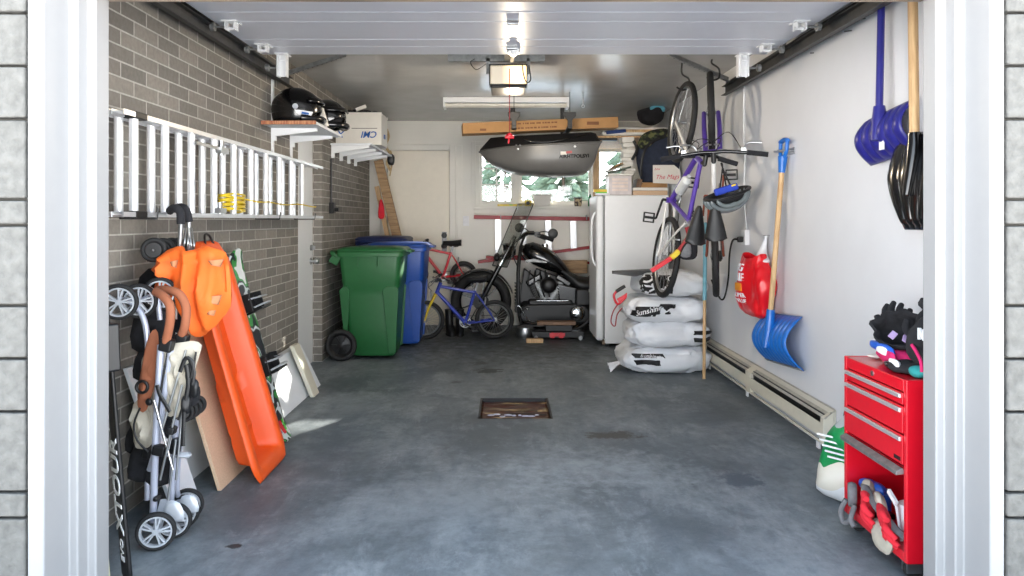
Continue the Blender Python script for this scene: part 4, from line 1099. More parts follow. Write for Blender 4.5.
def hang_mx(low, high, yaw, side=1):
    fwd = (V(high)-V(low)).normalized(); up = V((-math.sin(yaw), -math.cos(yaw), 0)); up = (up-fwd*up.dot(fwd)).normalized(); lat = up.cross(fwd)
    m = Matrix((fwd, lat, up)).transposed().to_4x4(); m.translation = V(low); return m
YBK = 5.36
bicycle('hanging_bicycle', 'purple and white bicycle hanging nose up, left of the two hung bikes', hang_mx(P(666, 257, YBK), P(682, 122, YBK), -.06), R=.305, wb=1.01, hback=.34, frame='purple', frame2='bikewhite', fork='bikewhite', hb=.20, bottle=True, tr=.021, rim='steel')
bicycle('hanging_bicycle', 'white mountain bike hanging nose up nearest the right wall', hang_mx(P(715, 256, 5.25), P(711, 112, 5.25), .27), R=.30, wb=1.045, hback=.38, frame='bikewhite', frame2='rustred', fork='purple', hb=.325, tr=.024, rim='dullsteel', crank='rustred', susp=True)
for (px, py, yy, lab) in ((682, 80, YBK, 'ceiling hook holding the purple and white bicycle'), (712, 70, 5.25, 'ceiling hook holding the white mountain bike')):
    c = P(px, py+3, yy); b = MB(); b.tube([(c.x, c.y, ZC), (c.x, c.y, c.z+.07), (c.x+.05, c.y, c.z+.03), (c.x+.05, c.y, c.z-.035), (c.x, c.y, c.z-.052), (c.x-.04, c.y, c.z-.03)], .007, 10, k=5)
    solo('bike_hook', b, 'black', lab, 'hook', 'ceiling hooks for the bicycles', smooth=60)

def stand_mx(rear, yaw, lean=0, pitch=0):
    return Matrix.Translation(V(rear))@Matrix.Rotation(yaw, 4, 'Z')@Matrix.Rotation(lean, 4, 'X')@Matrix.Rotation(pitch, 4, 'Y')
bicycle('childs_bicycle', "blue child's bicycle with yellow fork standing before the motorcycle", stand_mx((-.11, 7.50, .205), PI+.06, -.05), R=.205, wb=.72, k=.66, frame='bikeblue', fork='yellow', rim='dullsteel', tr=.022, hb=.22, tyre='rubber', tk=1.35)
bicycle('childs_bicycle', "small red child's bicycle propped up high behind the blue bin", stand_mx((-.47, 8.16, .62), PI+.10, -.05, -.02), R=.155, wb=.55, k=.55, frame='red', fork='red', rim='steel', tr=.026, hb=.17, tk=1.5)

# dark boots on the floor under the child's bikes
def boot(mx, label):
    t = T('rubber_boot', label, 'boot', local=True, mx=mx, group='boots under the bicycles')
    b = MB(); rings = []
    for z, cx, rx, ry in ((.0, .05, .12, .045), (.03, .05, .12, .046), (.07, .03, .10, .045), (.11, -.01, .058, .044), (.2, -.02, .05, .045), (.27, -.02, .055, .05)):
        rings.append([V((cx+rx*math.cos(2*PI*i/18), ry*math.sin(2*PI*i/18), z)) for i in range(18)])
    b.loft(rings); t.p('boot_upper', b, 'black', smooth=50)
    b = MB(); b.loft([[V((.05+.123*math.cos(2*PI*i/18), .048*math.sin(2*PI*i/18), z)) for i in range(18)] for z in (-.0, .018)]); t.p('sole', b, 'rubber')
for x, yw, lab in ((-.60, 1.3, 'left black boot standing on the floor under the bicycles'), (-.49, 1.5, 'right black boot standing on the floor under the bicycles')):
    boot(Matrix.Translation(V((x, 7.80, .001)))@Matrix.Rotation(-yw, 4, 'Z'), lab)

# ---- motorcycle parked sideways against the back wall
def motorcycle():
    YM = 8.02
    def q(px, py, dy=0): return P(px, py, YM)+V((0, dy, 0))
    t = T('motorcycle', 'black cruiser motorcycle with windshield parked sideways at the back wall', 'motorcycle', (q(545, 320).x, YM, 0))
    ax = V((0, 1, 0))
    def wheel(c, R, w):
        b = MB().ring(c, ax, R*.70, .014, n=48, m=8, flat=1.6); b.cyl(c-ax*.06, c+ax*.06, .03)
        for i in range(9): a = 2*PI*i/9; b.bar(c+V((.02*math.cos(a), 0, .02*math.sin(a))), c+V((R*.69*math.cos(a), 0, R*.69*math.sin(a))), .014, .02, up=(0, 1, 0))
        o = t.p('wheel', b, 'blackgloss', smooth=50)
        t.p('tyre', MB().ring(c, ax, R*.86, R*.15, n=56, m=14, flat=w/(R*.3)), 'rubber', sub=o, smooth=60)
        b = MB(); b.cyl(c-ax*.055, c-ax*.05, R*.26, n=32); b.ring(c-ax*.05, ax, R*.25, .006); t.p('brake_disc', b, 'darksteel', sub=o, smooth=40)
    fw = q(481, 300); fw.z = .335; rw = q(610, 300); rw.z = .325
    wheel(fw, .335, .11); wheel(rw, .325, .17)
    # fork
    top = q(515, 236)
    for s in (-1, 1):
        b = MB(); a = fw+ax*s*.095; c = top+ax*s*.11; m = a.lerp(c, .55)
        b.tube([a, m], .028, 14); b.tube([m, c], .020, 14)
        fk = t.p('fork_leg', b, 'blackgloss', smooth=50)
        t.p('fork_tube', MB().tube([m+(c-m)*.02, m+(c-m)*.2], .0225, 14), 'chrome', sub=fk, smooth=50)
    b = MB()
    def fd(u, v): a = math.radians(18+140*u); r = .365; return fw+V((r*math.cos(a), (v-.5)*.13, r*math.sin(a)-.02*((v-.5)*2)**2))
    b.grid(fd, 24, 6); t.p('front_fender', b, 'blackgloss', smooth=60, solid=.006)
    b = MB()
    def rf(u, v): a = math.radians(20+150*u); r = .36; return rw+V((r*math.cos(a), (v-.5)*.22, r*math.sin(a)-.03*((v-.5)*2)**2))
    b.grid(rf, 24, 6); t.p('rear_fender', b, 'blackgloss', smooth=60, solid=.006)
    # frame
    b = MB()
    hd = q(521, 246)
    for s in (-1, 1):
        b.tube([hd+ax*s*.03, q(518, 275, s*.12), q(520, 318, s*.14), q(532, 327, s*.14), q(575, 327, s*.14), q(592, 312, s*.14)], .019, 12, k=5)
        b.tube([hd+ax*s*.03, q(548, 262, s*.06), q(575, 280, s*.10), q(600, 302, s*.13), q(609, 302, s*.13)], .018, 12, k=5)
    t.p('frame', b, 'black', smooth=50)
    b = MB().box(q(518, 297), (.05, .22, .32), (0, 4, 0))
    for i in range(9): b.box(q(517, 283+i*3.4, -.0), (.056, .20, .006))
    t.p('radiator', b, 'darksteel', bevel=.004)
    # tank: loft along x
    b = MB(); rings = []
    for px, pz, rz, ry in ((522, 250, .02, .03), (525, 252, .09, .09), (533, 255, .145, .125), (544, 259, .15, .135), (555, 264, .125, .125), (565, 271, .08, .09), (573, 277, .03, .04)):
        c = q(px, pz); rings.append([c+V((0, ry*math.cos(2*PI*i/24), rz*math.sin(2*PI*i/24)*(1 if math.sin(2*PI*i/24) > 0 else .75))) for i in range(24)])
    b.loft(rings); tk = t.p('fuel_tank', b, 'blackgloss', smooth=60)
    b = MB(); c = q(533, 260, -.140)
    b.prism([c+V((-.10, 0, .0)), c+V((.0, 0, .022)), c+V((.14, .006, -.01)), c+V((.15, .006, -.024)), c+V((.0, 0, -.012)), c+V((-.06, 0, -.018))], (0, .02, 0)); t.p('tank_emblem', b, 'dullsteel', sub=tk)
    b = MB().cyl(q(545, 248)+V((0, 0, .0)), q(545, 244)+V((0, 0, .0)), .035); t.p('filler_cap', b, 'chrome', sub=tk, smooth=50)
    # seat
    b = MB(); rings = []
    for px, pz, rz, ry in ((562, 272, .03, .06), (568, 277, .075, .10), (578, 284, .09, .13), (588, 286, .10, .15), (594, 276, .06, .13), (603, 272, .05, .11), (612, 271, .03, .08)):
        c = q(px, pz); rings.append([c+V((0, ry*math.cos(2*PI*i/20), rz*math.sin(2*PI*i/20))) for i in range(20)])
    b.loft(rings); t.p('seat', b, 'black', smooth=60)
    # V-twin
    base = q(548, 304)
    for px, lean in ((-.5, -30), (.5, 32)):
        b = MB(); a = math.radians(lean); d = V((math.sin(a), 0, math.cos(a)))
        for i in range(9): b.cyl(base+d*(.07+i*.024), base+d*(.07+i*.024+.011), .112 if i < 7 else .10, n=24)
        b.cyl(base, base+d*.30, .085, n=24)
        cy = t.p('cylinder', b, 'dullsteel', smooth=40)
        b = MB().box(base+d*.315, (.19, .19, .07), (0, lean, 0)); t.p('rocker_cover', b, 'blackgloss', sub=cy, bevel=.02)
    b = MB().box(q(550, 308), (.50, .24, .22)); b.ball(q(526, 310), (.10, .13, .12)); t.p('crankcase', b, 'black', bevel=.03, smooth=50)
    b = MB().lathe(q(548, 284, -.12), (0, -1, 0), [(.0, .10), (.04, .098), (.07, .085), (.085, .05), (.075, .0)], n=30); b.cyl(q(548, 284, -.05), q(548, 284, -.13), .05); ac = t.p('air_cleaner', b, 'black', smooth=50)
    t.p('air_cleaner_cap', MB().ball(q(548, 275, -.15), (.022, .022, .022), 14, 8), 'chrome', sub=ac, smooth=60)
    b = MB(); c0 = q(530, 312, -.15); c1 = q(578, 312, -.15)
    pc = [c0+V((0.13*math.cos(a), 0, .10*math.sin(a))) for a in [math.radians(90+180*i/10) for i in range(11)]]+[c1+V((.12*math.cos(a), 0, .11*math.sin(a))) for a in [math.radians(-90+180*i/10) for i in range(11)]]
    b.prism(pc, (0, .11, 0)); pr = t.p('primary_cover', b, 'black', bevel=.02)
    b = MB().lathe(q(576, 312, -.15), (0, -1, 0), [(0, .035), (.05, .033), (.078, .022), (.088, .0)], n=32)
    t.p('clutch_cover', b, 'chrome', sub=pr, smooth=50)
    b = MB()
    for i in range(6): a = 2*PI*i/6; c = q(576, 312, -.175)+V((.06*math.cos(a), 0, .06*math.sin(a))); b.cyl(c, c-ax*.012, .007, n=8)
    t.p('cover_bolt', b, 'black', sub=pr)
    b = MB().prism([q(524, 268, -.05), q(534, 276, -.05), q(536, 300, -.05), q(524, 312, -.05), q(519, 300, -.05)], (0, .16, 0)).prism([q(536, 268, -.04), q(566, 280, -.04), q(566, 290, -.04), q(534, 282, -.04)], (0, .1, 0)); t.p('inner_fairing', b, 'black', bevel=.01)
    t.p('trim_rod', MB().tube([q(536, 299, -.17), q(567, 299, -.17)], .006, 8), 'chrome', smooth=50)
    for o, l in ((0, 0), (-.03, 9)):
        b = MB(); b.tube([q(540, 292, .14), q(532, 305, .2), q(540, 322, .2), q(575, 324+l*.2, .2), q(606, 320+l*.3, .2), q(622, 317+l, .2)], .032, 12, k=5); t.p('exhaust_pipe', b, 'chrome', smooth=50)
    b = MB().box(q(531, 322, -.24), (.26, .12, .018)); b.tube([q(519, 318, -.2), q(521, 308, -.24), q(527, 306, -.24)], .008, 8, k=3); t.p('footboard', b, 'black', bevel=.004)
    b = MB().tube([q(540, 320, -.2), q(528, 318, -.23), q(520, 305, -.24), q(517, 303, -.24)], .008, 8, k=3); b.ball(q(527, 306, -.25), (.02, .03, .01)); t.p('shift_lever', b, 'chrome', smooth=50)
    b = MB().tube([q(552, 324, -.16), q(548, 331, -.22), q(546, 339, -.26)], .011, 8, k=3); t.p('side_stand', b, 'steel', smooth=50)
    # handlebars: nearer grip reaches toward the room
    hc = q(519, 239)
    b = MB(); b.tube([hc+V((.34, -.36, .0)), hc+V((.22, -.34, .05)), hc+V((.10, -.24, .07)), hc+V((.02, -.10, .02)), hc, hc+V((.02, .10, .02)), hc+V((.10, .24, .07)), hc+V((.22, .32, .05)), hc+V((.30, .33, .0))], .0135, 12, k=5)
    hb = t.p('handlebar', b, 'blackgloss', smooth=50)
    for s, gx in ((-1, .34), (1, .30)):
        b = MB().tube([hc+V((gx+.02, s*.36, -.005)), hc+V((gx-.11, s*.345, .045))], .021, 12); t.p('grip', b, 'rubber', sub=hb, smooth=50)
        b = MB().box(hc+V((gx-.15, s*.33, .06)), (.06, .05, .05)).tube([hc+V((gx-.15, s*.34, .06)), hc+V((gx-.10, s*.40, .05)), hc+V((gx, s*.41, .0))], .007, 8, k=3); t.p('control_lever', b, 'black', sub=hb, smooth=50)
        m0 = hc+V((gx-.17, s*.33, .07)); 
        if s < 0: m1 = q(551, 233, -.33)
        else: m1 = q(520, 228, .25)
        b = MB().tube([m0, m0.lerp(m1, .5)+V((0, 0, .02)), m1], .006, 8, k=3); b.lathe(m1+V((0, .008, 0)), (0, -1, 0), [(0, .018), (.035, .017), (.05, .012), (.054, .0), (.04, -.02), (0, -.03)], n=24)
        t.p('mirror', b, 'black', sub=hb, smooth=50)
    b = MB()
    for s in (-1, 1): b.tube([hc+V((.08, s*.22, .07)), q(520, 250, s*.14), q(527, 262, s*.10)], .007, 8, k=4); b.tube([hc+V((.12, s*.26, .07)), q(512, 246, s*.18), q(518, 268, s*.06)], .006, 8, k=4)
    t.p('control_cable', b, 'black', smooth=50)
    b = MB().lathe(q(508, 251), (-1, 0, -.15), [(0, -.09), (.05, -.08), (.085, -.03), (.092, .02), (.088, .045), (0, .05)], n=30); hl = t.p('headlamp', b, 'blackgloss', smooth=50)
    t.p('headlamp_glass', MB().lathe(q(508, 251)+V((-.049, 0, -.007)), (-1, 0, -.15), [(.082, .0), (.05, .014), (0, .02)], n=30), 'chrome', sub=hl, smooth=60)
    for s in (-1, 1):
        b = MB().ball(q(497, 257, s*.16), (.035, .04, .04), 16, 10).cyl(q(497, 257, s*.16), q(512, 252, s*.06), .008); t.p('indicator', b, 'black', smooth=50)
    # windshield
    def ws(u, v):
        a = (u-.5)*1.9; w = .21*(1-.35*max(0, v-.55)**1.5*2)
        base_ = q(497, 266).lerp(q(523, 204), v)
        return base_+V((.10*(1-math.cos(a))*1.2-.02-.10*math.sin(a), w*math.sin(a)/math.sin(.95), 0))
    b = MB().grid(ws, 18, 14); t.p('windshield', b, WSG, smooth=60, solid=.004)
    b = MB(); b.tube([ws(0, v/10) for v in range(11)], .005, 6); b.tube([ws(1, v/10) for v in range(11)], .005, 6); b.tube([ws(u/12, 1) for u in range(13)], .005, 6); b.tube([ws(u/12, 0) for u in range(13)], .005, 6)
    b.bar(ws(.5, .35)+V((-.008, -.16, 0)), ws(.5, .35)+V((-.008, .16, 0)), .03, .008); t.p('windshield_frame', b, 'black', smooth=50)
    b = MB().ball(q(590, 282, -.16), (.03, .03, .04), 14, 8).cyl(q(590, 282, -.16), q(592, 284, .0), .01); t.p('rear_indicator', b, 'reddark', smooth=50, label='red rear indicator')
    b = MB().box(q(589, 289, -.17), (.045, .01, .03)); t.p('tag_plate', b, 'inkwhite')
    b = MB().box(q(584, 296, -.13), (.22, .06, .20)); t.p('side_cover', b, 'black', bevel=.03)
    b = MB().prism([q(556, 282, -.11), q(592, 290, -.11), q(596, 318, -.11), q(560, 316, -.11)], (0, .2, 0)); t.p('oil_tank', b, 'blackgloss', bevel=.02)
    b = MB()
    for i in range(4): b.tube([q(530+i*5, 270, -.06), q(528+i*6, 282, -.13), q(534+i*5, 296, -.12)], .007, 8, k=4)
    t.p('hose', b, 'black', smooth=50)
WSG = glass_mat('tinted_windshield', (228, 230, 228), alpha=.08)
motorcycle()
# floor clutter around it
solo('wood_block', MB().box((.78, 8.32, .70-.0), (.34, .06, .15)), 'woodx', 'tan wooden board hanging on the wall behind the motorcycle seat', 'board', bevel=.004)
solo('wooden_plank', MB().box((P(556, 322, 7.52).x, 7.51, .168), (.40, .12, .035)), wood_mat('dark_plank', (104, 78, 60), (140, 108, 82), (3, 20, 20)), 'brown plank lying in front of the motorcycle engine', 'plank', bevel=.003)
t = T('hydraulic_jack', 'low red floor jack lying under the motorcycle', 'jack', (.56, 7.5, 0))
t.p('jack_frame', MB().bb(.28, .82, 7.44, 7.58, .02, .085).bb(.42, .70, 7.46, 7.56, .085, .150), 'black', bevel=.008)
t.p('jack_arm', MB().bb(.46, .62, 7.425, 7.44, .04, .075).cyl((.49, 7.44, .05), (.49, 7.42, .05), .03).cyl((.58, 7.44, .05), (.58, 7.42, .05), .03), 'red', smooth=50, label='red arm')
t.p('caster', MB().cyl((.32, 7.42, .022), (.32, 7.60, .022), .022).cyl((.78, 7.42, .022), (.78, 7.60, .022), .022), 'dullsteel', smooth=50)
c = P(525, 324, 7.6)
b = MB().lathe((c.x, c.y, .0), (0, 0, 1), [(0, .0), (.08, .0), (.10, .05), (.085, .11), (.03, .13), (0, .13)], n=28)
solo('drip_pan', b, 'steel', 'small silver bowl on the floor before the motorcycle', 'bowl', smooth=50)
solo('wood_offcut', MB().box((.30, 7.28, .021), (.17, .07, .04)), 'wood', 'short pale wood offcut on the floor before the jack', 'wood block', bevel=.003)

# ---- red-railed stepladder hung on the back wall
t = T('stepladder', 'red stepladder with aluminium treads hung sideways under the window', 'ladder', (.3, 8.40, .72))
A = lambda px, py: P(px, py, 8.40)
b = MB(); b.bar(A(474, 217), A(592, 219), .05, .045); t.p('side_rail', b, 'reddark', bevel=.004)
b = MB(); b.bar(A(478, 262), A(592, 247), .05, .035); t.p('side_rail', b, 'reddark', bevel=.004)
b = MB(); b.bar(P(486, 257, 8.44), P(592, 263, 8.44), .03, .03); b.bar(P(480, 250, 8.44), P(592, 226, 8.44), .03, .028) if False else None
t.p('rear_rail', b, 'reddark', bevel=.004)
for px in (498, 523, 548, 573):
    y0 = 217+(px-474)*.017; y1 = 262-(px-478)*.13
    b = MB(); b.bar(A(px, y0+2), A(px+.6, y1-1), .075, .05, up=(0, 1, 0)); t.p('tread', b, 'alurung', bevel=.003)
for x in (-.05, .95): solo('wall_hook', MB().tube([(x, 8.498, 1.29), (x, 8.45, 1.245), (x, 8.37, 1.245), (x, 8.365, 1.30)], .006, 8), 'steel', 'left steel hook carrying the red stepladder' if x < 0 else 'right steel hook carrying the red stepladder', 'hook', smooth=50)

t = T('light_switch', 'white light switch on the back wall right of the door', 'switch', (A(466, 222).x, 8.5, 1.2))
c = P(466, 221, 8.498); t.p('switch_plate', MB().box(c, (.07, .008, .115)), 'inkwhite', bevel=.003); t.p('toggle', MB().box(c+V((0, -.008, 0)), (.012, .014, .028)), 'white', bevel=.002)

# ---- things on the sill
ZS = 1.401; YS = 8.445
def S(px): return (px-CX)*YS/F
t = T('spirit_level', 'yellow spirit level lying on the window sill', 'spirit level', (S(511), YS, ZS))
t.p('level_body', MB().box((S(511), YS-.01, ZS+.013), (S(525)-S(498), .03, .026)), 'yellow', bevel=.003); t.p('vial', MB().box((S(511), YS-.028, ZS+.015), (.04, .006, .012)), 'limegreen')
t = T('tape_measure', 'yellow tape measure beside the white tub on the sill', 'tape measure', (S(528), YS, ZS))
t.p('tape_case', MB().box((S(528), YS, ZS+.036), (.075, .05, .07)), 'yellow', bevel=.01); t.p('tape_tip', MB().box((S(523), YS-.03, ZS+.01), (.02, .006, .01)), 'steel'); t.p('tape_label', MB().cyl((S(528), YS-.026, ZS+.036), (S(528), YS-.024, ZS+.036), .022), 'black')
t = T('plastic_tub', 'white plastic tub standing in the middle of the window sill', 'tub', (S(542), YS, ZS))
t.p('tub_body', MB().loft([[V((S(542)+sx*w, YS+sy*.05, ZS+z)) for sx, sy in ((-1, -1), (1, -1), (1, 1), (-1, 1))] for z, w in ((0, .09), (.12, .105))]), 'cardwhite', bevel=.006)
t.p('tub_lid', MB().box((S(542), YS, ZS+.13), (.235, .12, .018)), 'cardwhite', bevel=.005)
t = T('patterned_pot', 'small dark patterned pot on the right part of the sill', 'pot', (S(578), YS, ZS))
mm, nt, bs = base_mat('mottled_pot'); nz = N(nt, 'ShaderNodeTexNoise'); nz.inputs['Scale'].default_value = 28; tc = N(nt, 'ShaderNodeTexCoord'); nt.links.new(tc.outputs['Object'], nz.inputs[0]); rp = N(nt, 'ShaderNodeValToRGB'); rp.color_ramp.interpolation = 'CONSTANT'; rp.color_ramp.elements[0].color = lin((60, 46, 36)); rp.color_ramp.elements[1].position = .52; rp.color_ramp.elements[1].color = lin((196, 176, 140)); nt.links.new(nz.outputs['Fac'], rp.inputs[0]); nt.links.new(rp.outputs[0], bs.inputs['Base Color'])
t.p('pot_body', MB().lathe((S(578), YS, ZS), (0, 0, 1), [(0, 0), (.04, 0), (.052, .10), (.044, .10), (.036, .01), (0, .01)], n=26), mm, smooth=40)
t.p('pot_rim', MB().ring((S(578), YS, ZS+.10), (0, 0, 1), .050, .006), 'greycloth', smooth=50)
t = T('green_bottle', 'green bottle standing at the right end of the sill', 'bottle', (S(590), YS, ZS))
t.p('bottle_body', MB().lathe((S(590), YS, ZS), (0, 0, 1), [(0, 0), (.022, 0), (.024, .06), (.022, .10), (.010, .125), (.010, .14), (0, .14)], n=22), mat('bottle_green', (24, 110, 60), .25), smooth=50)
t.p('bottle_cap', MB().cyl((S(590), YS, ZS+.14), (S(590), YS, ZS+.16), .012), 'inkwhite', smooth=40)

# ---- cargo box slung under the ceiling
def cargo():
    t = T('roof_cargo_box', 'grey roof cargo box slung upside down under the ceiling', 'cargo box', (.3, 7.0, 1.68))
    YN, YW = 6.98, .36
    # stations: px, top z, rim z, bottom z, half width
    def zz(py, Yd): return CAMZ-(py-CY)*Yd/F
    YR = YN-YW
    st = [(478, 148.4, 149, .02), (484, 147.5, 157, .30), (493, 147, 163.5, .52), (506, 146.3, 169, .74), (522, 145.5, 172.8, .90), (540, 144.6, 174.6, .98), (560, 143.6, 174.8, 1.0), (578, 142.7, 174, 1.0), (588, 142.2, 172.5, .97), (592.5, 142, 169, .92), (596, 141.8, 163, .9), (602, 141.3, 143, .88)]
    rings = []
    for px, rim, bot, w in st:
        x = (px-CX)*YR/F; zr = zz(rim, YR); zb = zz(bot, YR+.05); hw = YW*w; ring = []
        for i in range(25):
            a = PI*i/24; cs, sn = math.cos(a), math.sin(a)
            yy = hw*math.copysign(abs(cs)**.42, cs); dz = (zr-zb)*abs(sn)**.55
            ring.append(V((x, YN-yy, zr-dz)))
        rings.append(ring)
    b = MB(); m = 25
    b.add([p for r in rings for p in r], [(i*m+j, i*m+j+1, (i+1)*m+j+1, (i+1)*m+j) for i in range(len(rings)-1) for j in range(m-1)]+[tuple(range(m)), tuple((len(rings)-1)*m+j for j in range(m))])
    sh = t.p('shell', b, 'shell', smooth=50)
    # rim
    b = MB(); loop = [r[0] for r in rings]+[r[-1] for r in rings[::-1]]
    b.tube([p+V((0, 0, 0)) for p in loop], .009, 8, closed=True); t.p('rim', b, 'shell', smooth=60)
    # base tray above the rim
    b = MB(); rr = []
    for px, rim, top, w in ((478.5, 148, 146, .05), (484, 147.3, 141, .3), (490, 147, 135, .46), (506, 146, 134.5, .74), (540, 144.4, 133.5, .96), (575, 142.7, 132, .98), (592, 141.8, 131, .93), (597, 141.6, 132, .9), (602, 141.2, 140, .87)):
        x = (px-CX)*YR/F; hw = YW*w; z0 = zz(rim, YR); z1 = zz(top, YR)
        rr.append([V((x, YN-hw, z0)), V((x, YN-hw*.94, (z0+z1)/2)), V((x, YN-hw*.82, z1)), V((x, YN+hw*.82, z1)), V((x, YN+hw*.94, (z0+z1)/2)), V((x, YN+hw, z0))])
    b.loft(rr); t.p('base_tray', b, 'black', bevel=.006, smooth=40, label='black base of the box')
    b = MB()
    for px in (516, 520, 573, 577): b.cyl(P(px, 143.2 if px > 550 else 145.5, YR-.004), P(px, 143.2 if px > 550 else 145.5, YR+.03), .009)
    t.p('rivet', b, 'darksteel', smooth=40)
    for px, py in ((518, 149), (575, 146.5)): t.p('latch', MB().ball(P(px, py, YR-.004), (.012, .01, .010), 12, 8), 'inkwhite', smooth=60)
    b = MB(); o = P(574, 157, YR+.012); text(b, 'AIRHTPOLSYI', .046, o+V((.0, -.014, 0.005)), (1, 0, .03), (0, .05, 1), ext=.012); t.p('lettering', b, mat('deep_black_ink', (6, 6, 7), .9))
    b = MB().box(P(563.5, 153.2, YR), (.055, .012, .030), (-4, 0, 0)); b.m = 1; b.box(P(569, 152.2, YR-.002), (.055, .014, .020), (-4, -6, 0)); t.p('badge', b, ['cardwhite', mat('faded_red', (170, 80, 80), .5)])
    b = MB().tube([P(523, 138, YR+.02), P(530, 141.5, YR-.0), P(548, 142, YR-.0), P(562, 139.6, YR), P(590, 134, YR+.04)], .006, 8, k=5); t.p('strap', b, 'blackgloss', smooth=50)
cargo()
def hanger(px, label):
    Yh = 6.56; c = P(px, 118, Yh); t = T('box_hanger', label, 'hanger', (c.x, Yh, c.z), group=None)
    b = MB(); zt = c.z
    b.prism([(c.x-.055, Yh, zt+.055), (c.x+.055, Yh, zt+.055), (c.x+.055, Yh, zt+.02), (c.x+.02, Yh, zt-.02), (c.x+.022, Yh, zt-.07), (c.x-.022, Yh, zt-.07), (c.x-.02, Yh, zt-.02), (c.x-.055, Yh, zt+.02)], (0, .025, 0))
    b.bb(c.x-.003, c.x+.003, Yh+.008, Yh+.014, zt+.05, ZC)
    t.p('hanger_hook', b, 'black', bevel=.004)
    t.p('cross_bar', MB().bb(c.x-.022, c.x+.022, Yh+.0, 7.45, zt-.095, zt-.07).bb(c.x-.02, c.x+.02, 7.42, 7.45, zt-.07, ZC), 'black', bevel=.003)
hanger(514, 'left black hanger holding up the grey cargo box'); hanger(570, 'right black hanger holding up the grey cargo box')
t = T('long_carton', 'long flat brown carton lying above the grey cargo box', 'box', (.35, 6.75, 2.03))
a, c = V((-.40, 6.74, 2.085)), V((1.06, 6.90, 2.165))
t.p('carton_body', MB().bar(a, c, .20, .10), 'card', bevel=.003)
B4 = basis(a.lerp(c, .5), c-a, (0, 0, 1)); w2 = .102
b = MB()
for u, sz, s in ((.10, .05, 'THIS SIDE UP'), (-.05, .0, '')):
    if sz: text(b, 'PERGOLA TENT KIT', .032, B4@V((-.06, .022, w2)), c-a, (0, 0, 1), bold=False); text(b, '2 x 4 Metre', .032, B4@V((-.06, -.022, w2)), c-a, (0, 0, 1), bold=False)
b = MB()
for row in (.022, -.02):
    x = -.28
    rr = random.Random(int(row*1000))
    while x < .16: wv = rr.uniform(.008, .028); b.box(B4@V((x, row, w2)), (wv, .002, .014)); x += wv+.009
b.box(B4@V((.46, .0, w2)), (.17, .002, .03)); b.box(B4@V((.27, -.01, w2)), (.02, .002, .035)); b.box(B4@V((-.55, -.02, w2)), (.06, .002, .02))
t.p('printed_mark', b, mat('brown_ink', (120, 78, 48), .7))

# ---- fluorescent batten
t = T('fluorescent_fitting', 'white fluorescent batten fitted to the back of the ceiling', 'ceiling light', (0, 6.9, 2.3))
x0, x1 = P(443, 100, 6.85).x, P(569, 100, 6.85).x
b = MB().bb(x0, x1, 6.85, 6.99, ZC-.035, ZC-.001).bb(x0, x0+.02, 6.84, 7.0, ZC-.10, ZC-.001).bb(x1-.02, x1, 6.84, 7.0, ZC-.10, ZC-.001).bb(x0, x1, 6.842, 6.85, ZC-.05, ZC-.001); t.p('housing', b, 'white', bevel=.003)
for y in (6.885, 6.955): t.p('tube', MB().cyl((x0+.02, y, ZC-.07), (x1-.02, y, ZC-.07), .016), 'lens', smooth=50)

# ---- garage door opener
t = T('door_opener', 'garage door opener with lit lamp cover under the ceiling', 'door opener', (.03, 5.1, 2.2))
x0, x1 = P(490, 75, 4.9).x, P(526.5, 75, 4.9).x; zt, zb = P(0, 65, 4.9).z, P(0, 84, 4.9).z
b = MB().bb(x0+.01, x1-.01, 5.0, 5.24, zb, zt+.01).bb(x0+.005, x1-.005, 4.93, 5.25, zb-.02, zb); t.p('motor_housing', b, 'black', bevel=.006)
def lampmat():
    m, nt, b = base_mat('lit_lamp_lens'); b.inputs['Base Color'].default_value = lin((230, 222, 205)); b.inputs['Roughness'].default_value = .4
    g = N(nt, 'ShaderNodeNewGeometry'); sp = N(nt, 'ShaderNodeSeparateXYZ'); nt.links.new(g.outputs['Position'], sp.inputs[0])
    r = N(nt, 'ShaderNodeMapRange'); r.interpolation_type = 'SMOOTHSTEP'; r.inputs[1].default_value = -.03; r.inputs[2].default_value = .06; r.inputs[3].default_value = .12; r.inputs[4].default_value = 1.7
    nt.links.new(sp.outputs['X'], r.inputs[0]); b.inputs['Emission Color'].default_value = (1, .70, .34, 1); nt.links.new(r.outputs[0], b.inputs['Emission Strength'])
    return m
t.p('lamp_lens', MB().bb(x0, x1, 4.90, 5.0, zb, zt), lampmat(), bevel=.01, label='glowing lamp cover')
b = MB().bb(x0-.006, x1+.006, 4.895, 5.01, zb-.006, zb).bb(x0-.006, x1+.006, 4.895, 5.01, zt, zt+.006).bb(x0-.006, x0, 4.895, 5.01, zb, zt).bb(x1, x1+.006, 4.895, 5.01, zb, zt); t.p('lens_frame', b, 'black')
b = MB().bb(P(448, 0, 5.06).x, P(545, 0, 5.06).x, 5.06, 5.09, ZC-.055, ZC-.002).bb(x0-.03, x0-.005, 5.06, 5.075, zt-.03, ZC-.03).bb(x1+.005, x1+.03, 5.06, 5.075, zt-.03, ZC-.03); t.p('mounting_angle', b, 'dullsteel')
t.p('chain_rail', MB().bb(-.005, .045, 2.5, 4.9, DZ+.06, DZ+.09), 'dullsteel', bevel=.003)
b = MB().tube([(x1-.03, 4.89, zt), (x1-.02, 4.885, zb+.06), (x1-.0, 4.89, zb+.01), (x1+.03, 4.95, zb+.04), (x1+.02, 5.0, zt+.02)], .0035, 6, k=5); t.p('lamp_wire', b, 'black', smooth=50); b = MB().tube([(x0-.03, 5.05, zt+.04), (x0-.10, 5.05, zt+.0), (x0-.14, 5.05, zt+.05), (x0-.11, 5.05, ZC-.04)], .003, 6, k=5)
t.p('wire', b, 'black', smooth=50)
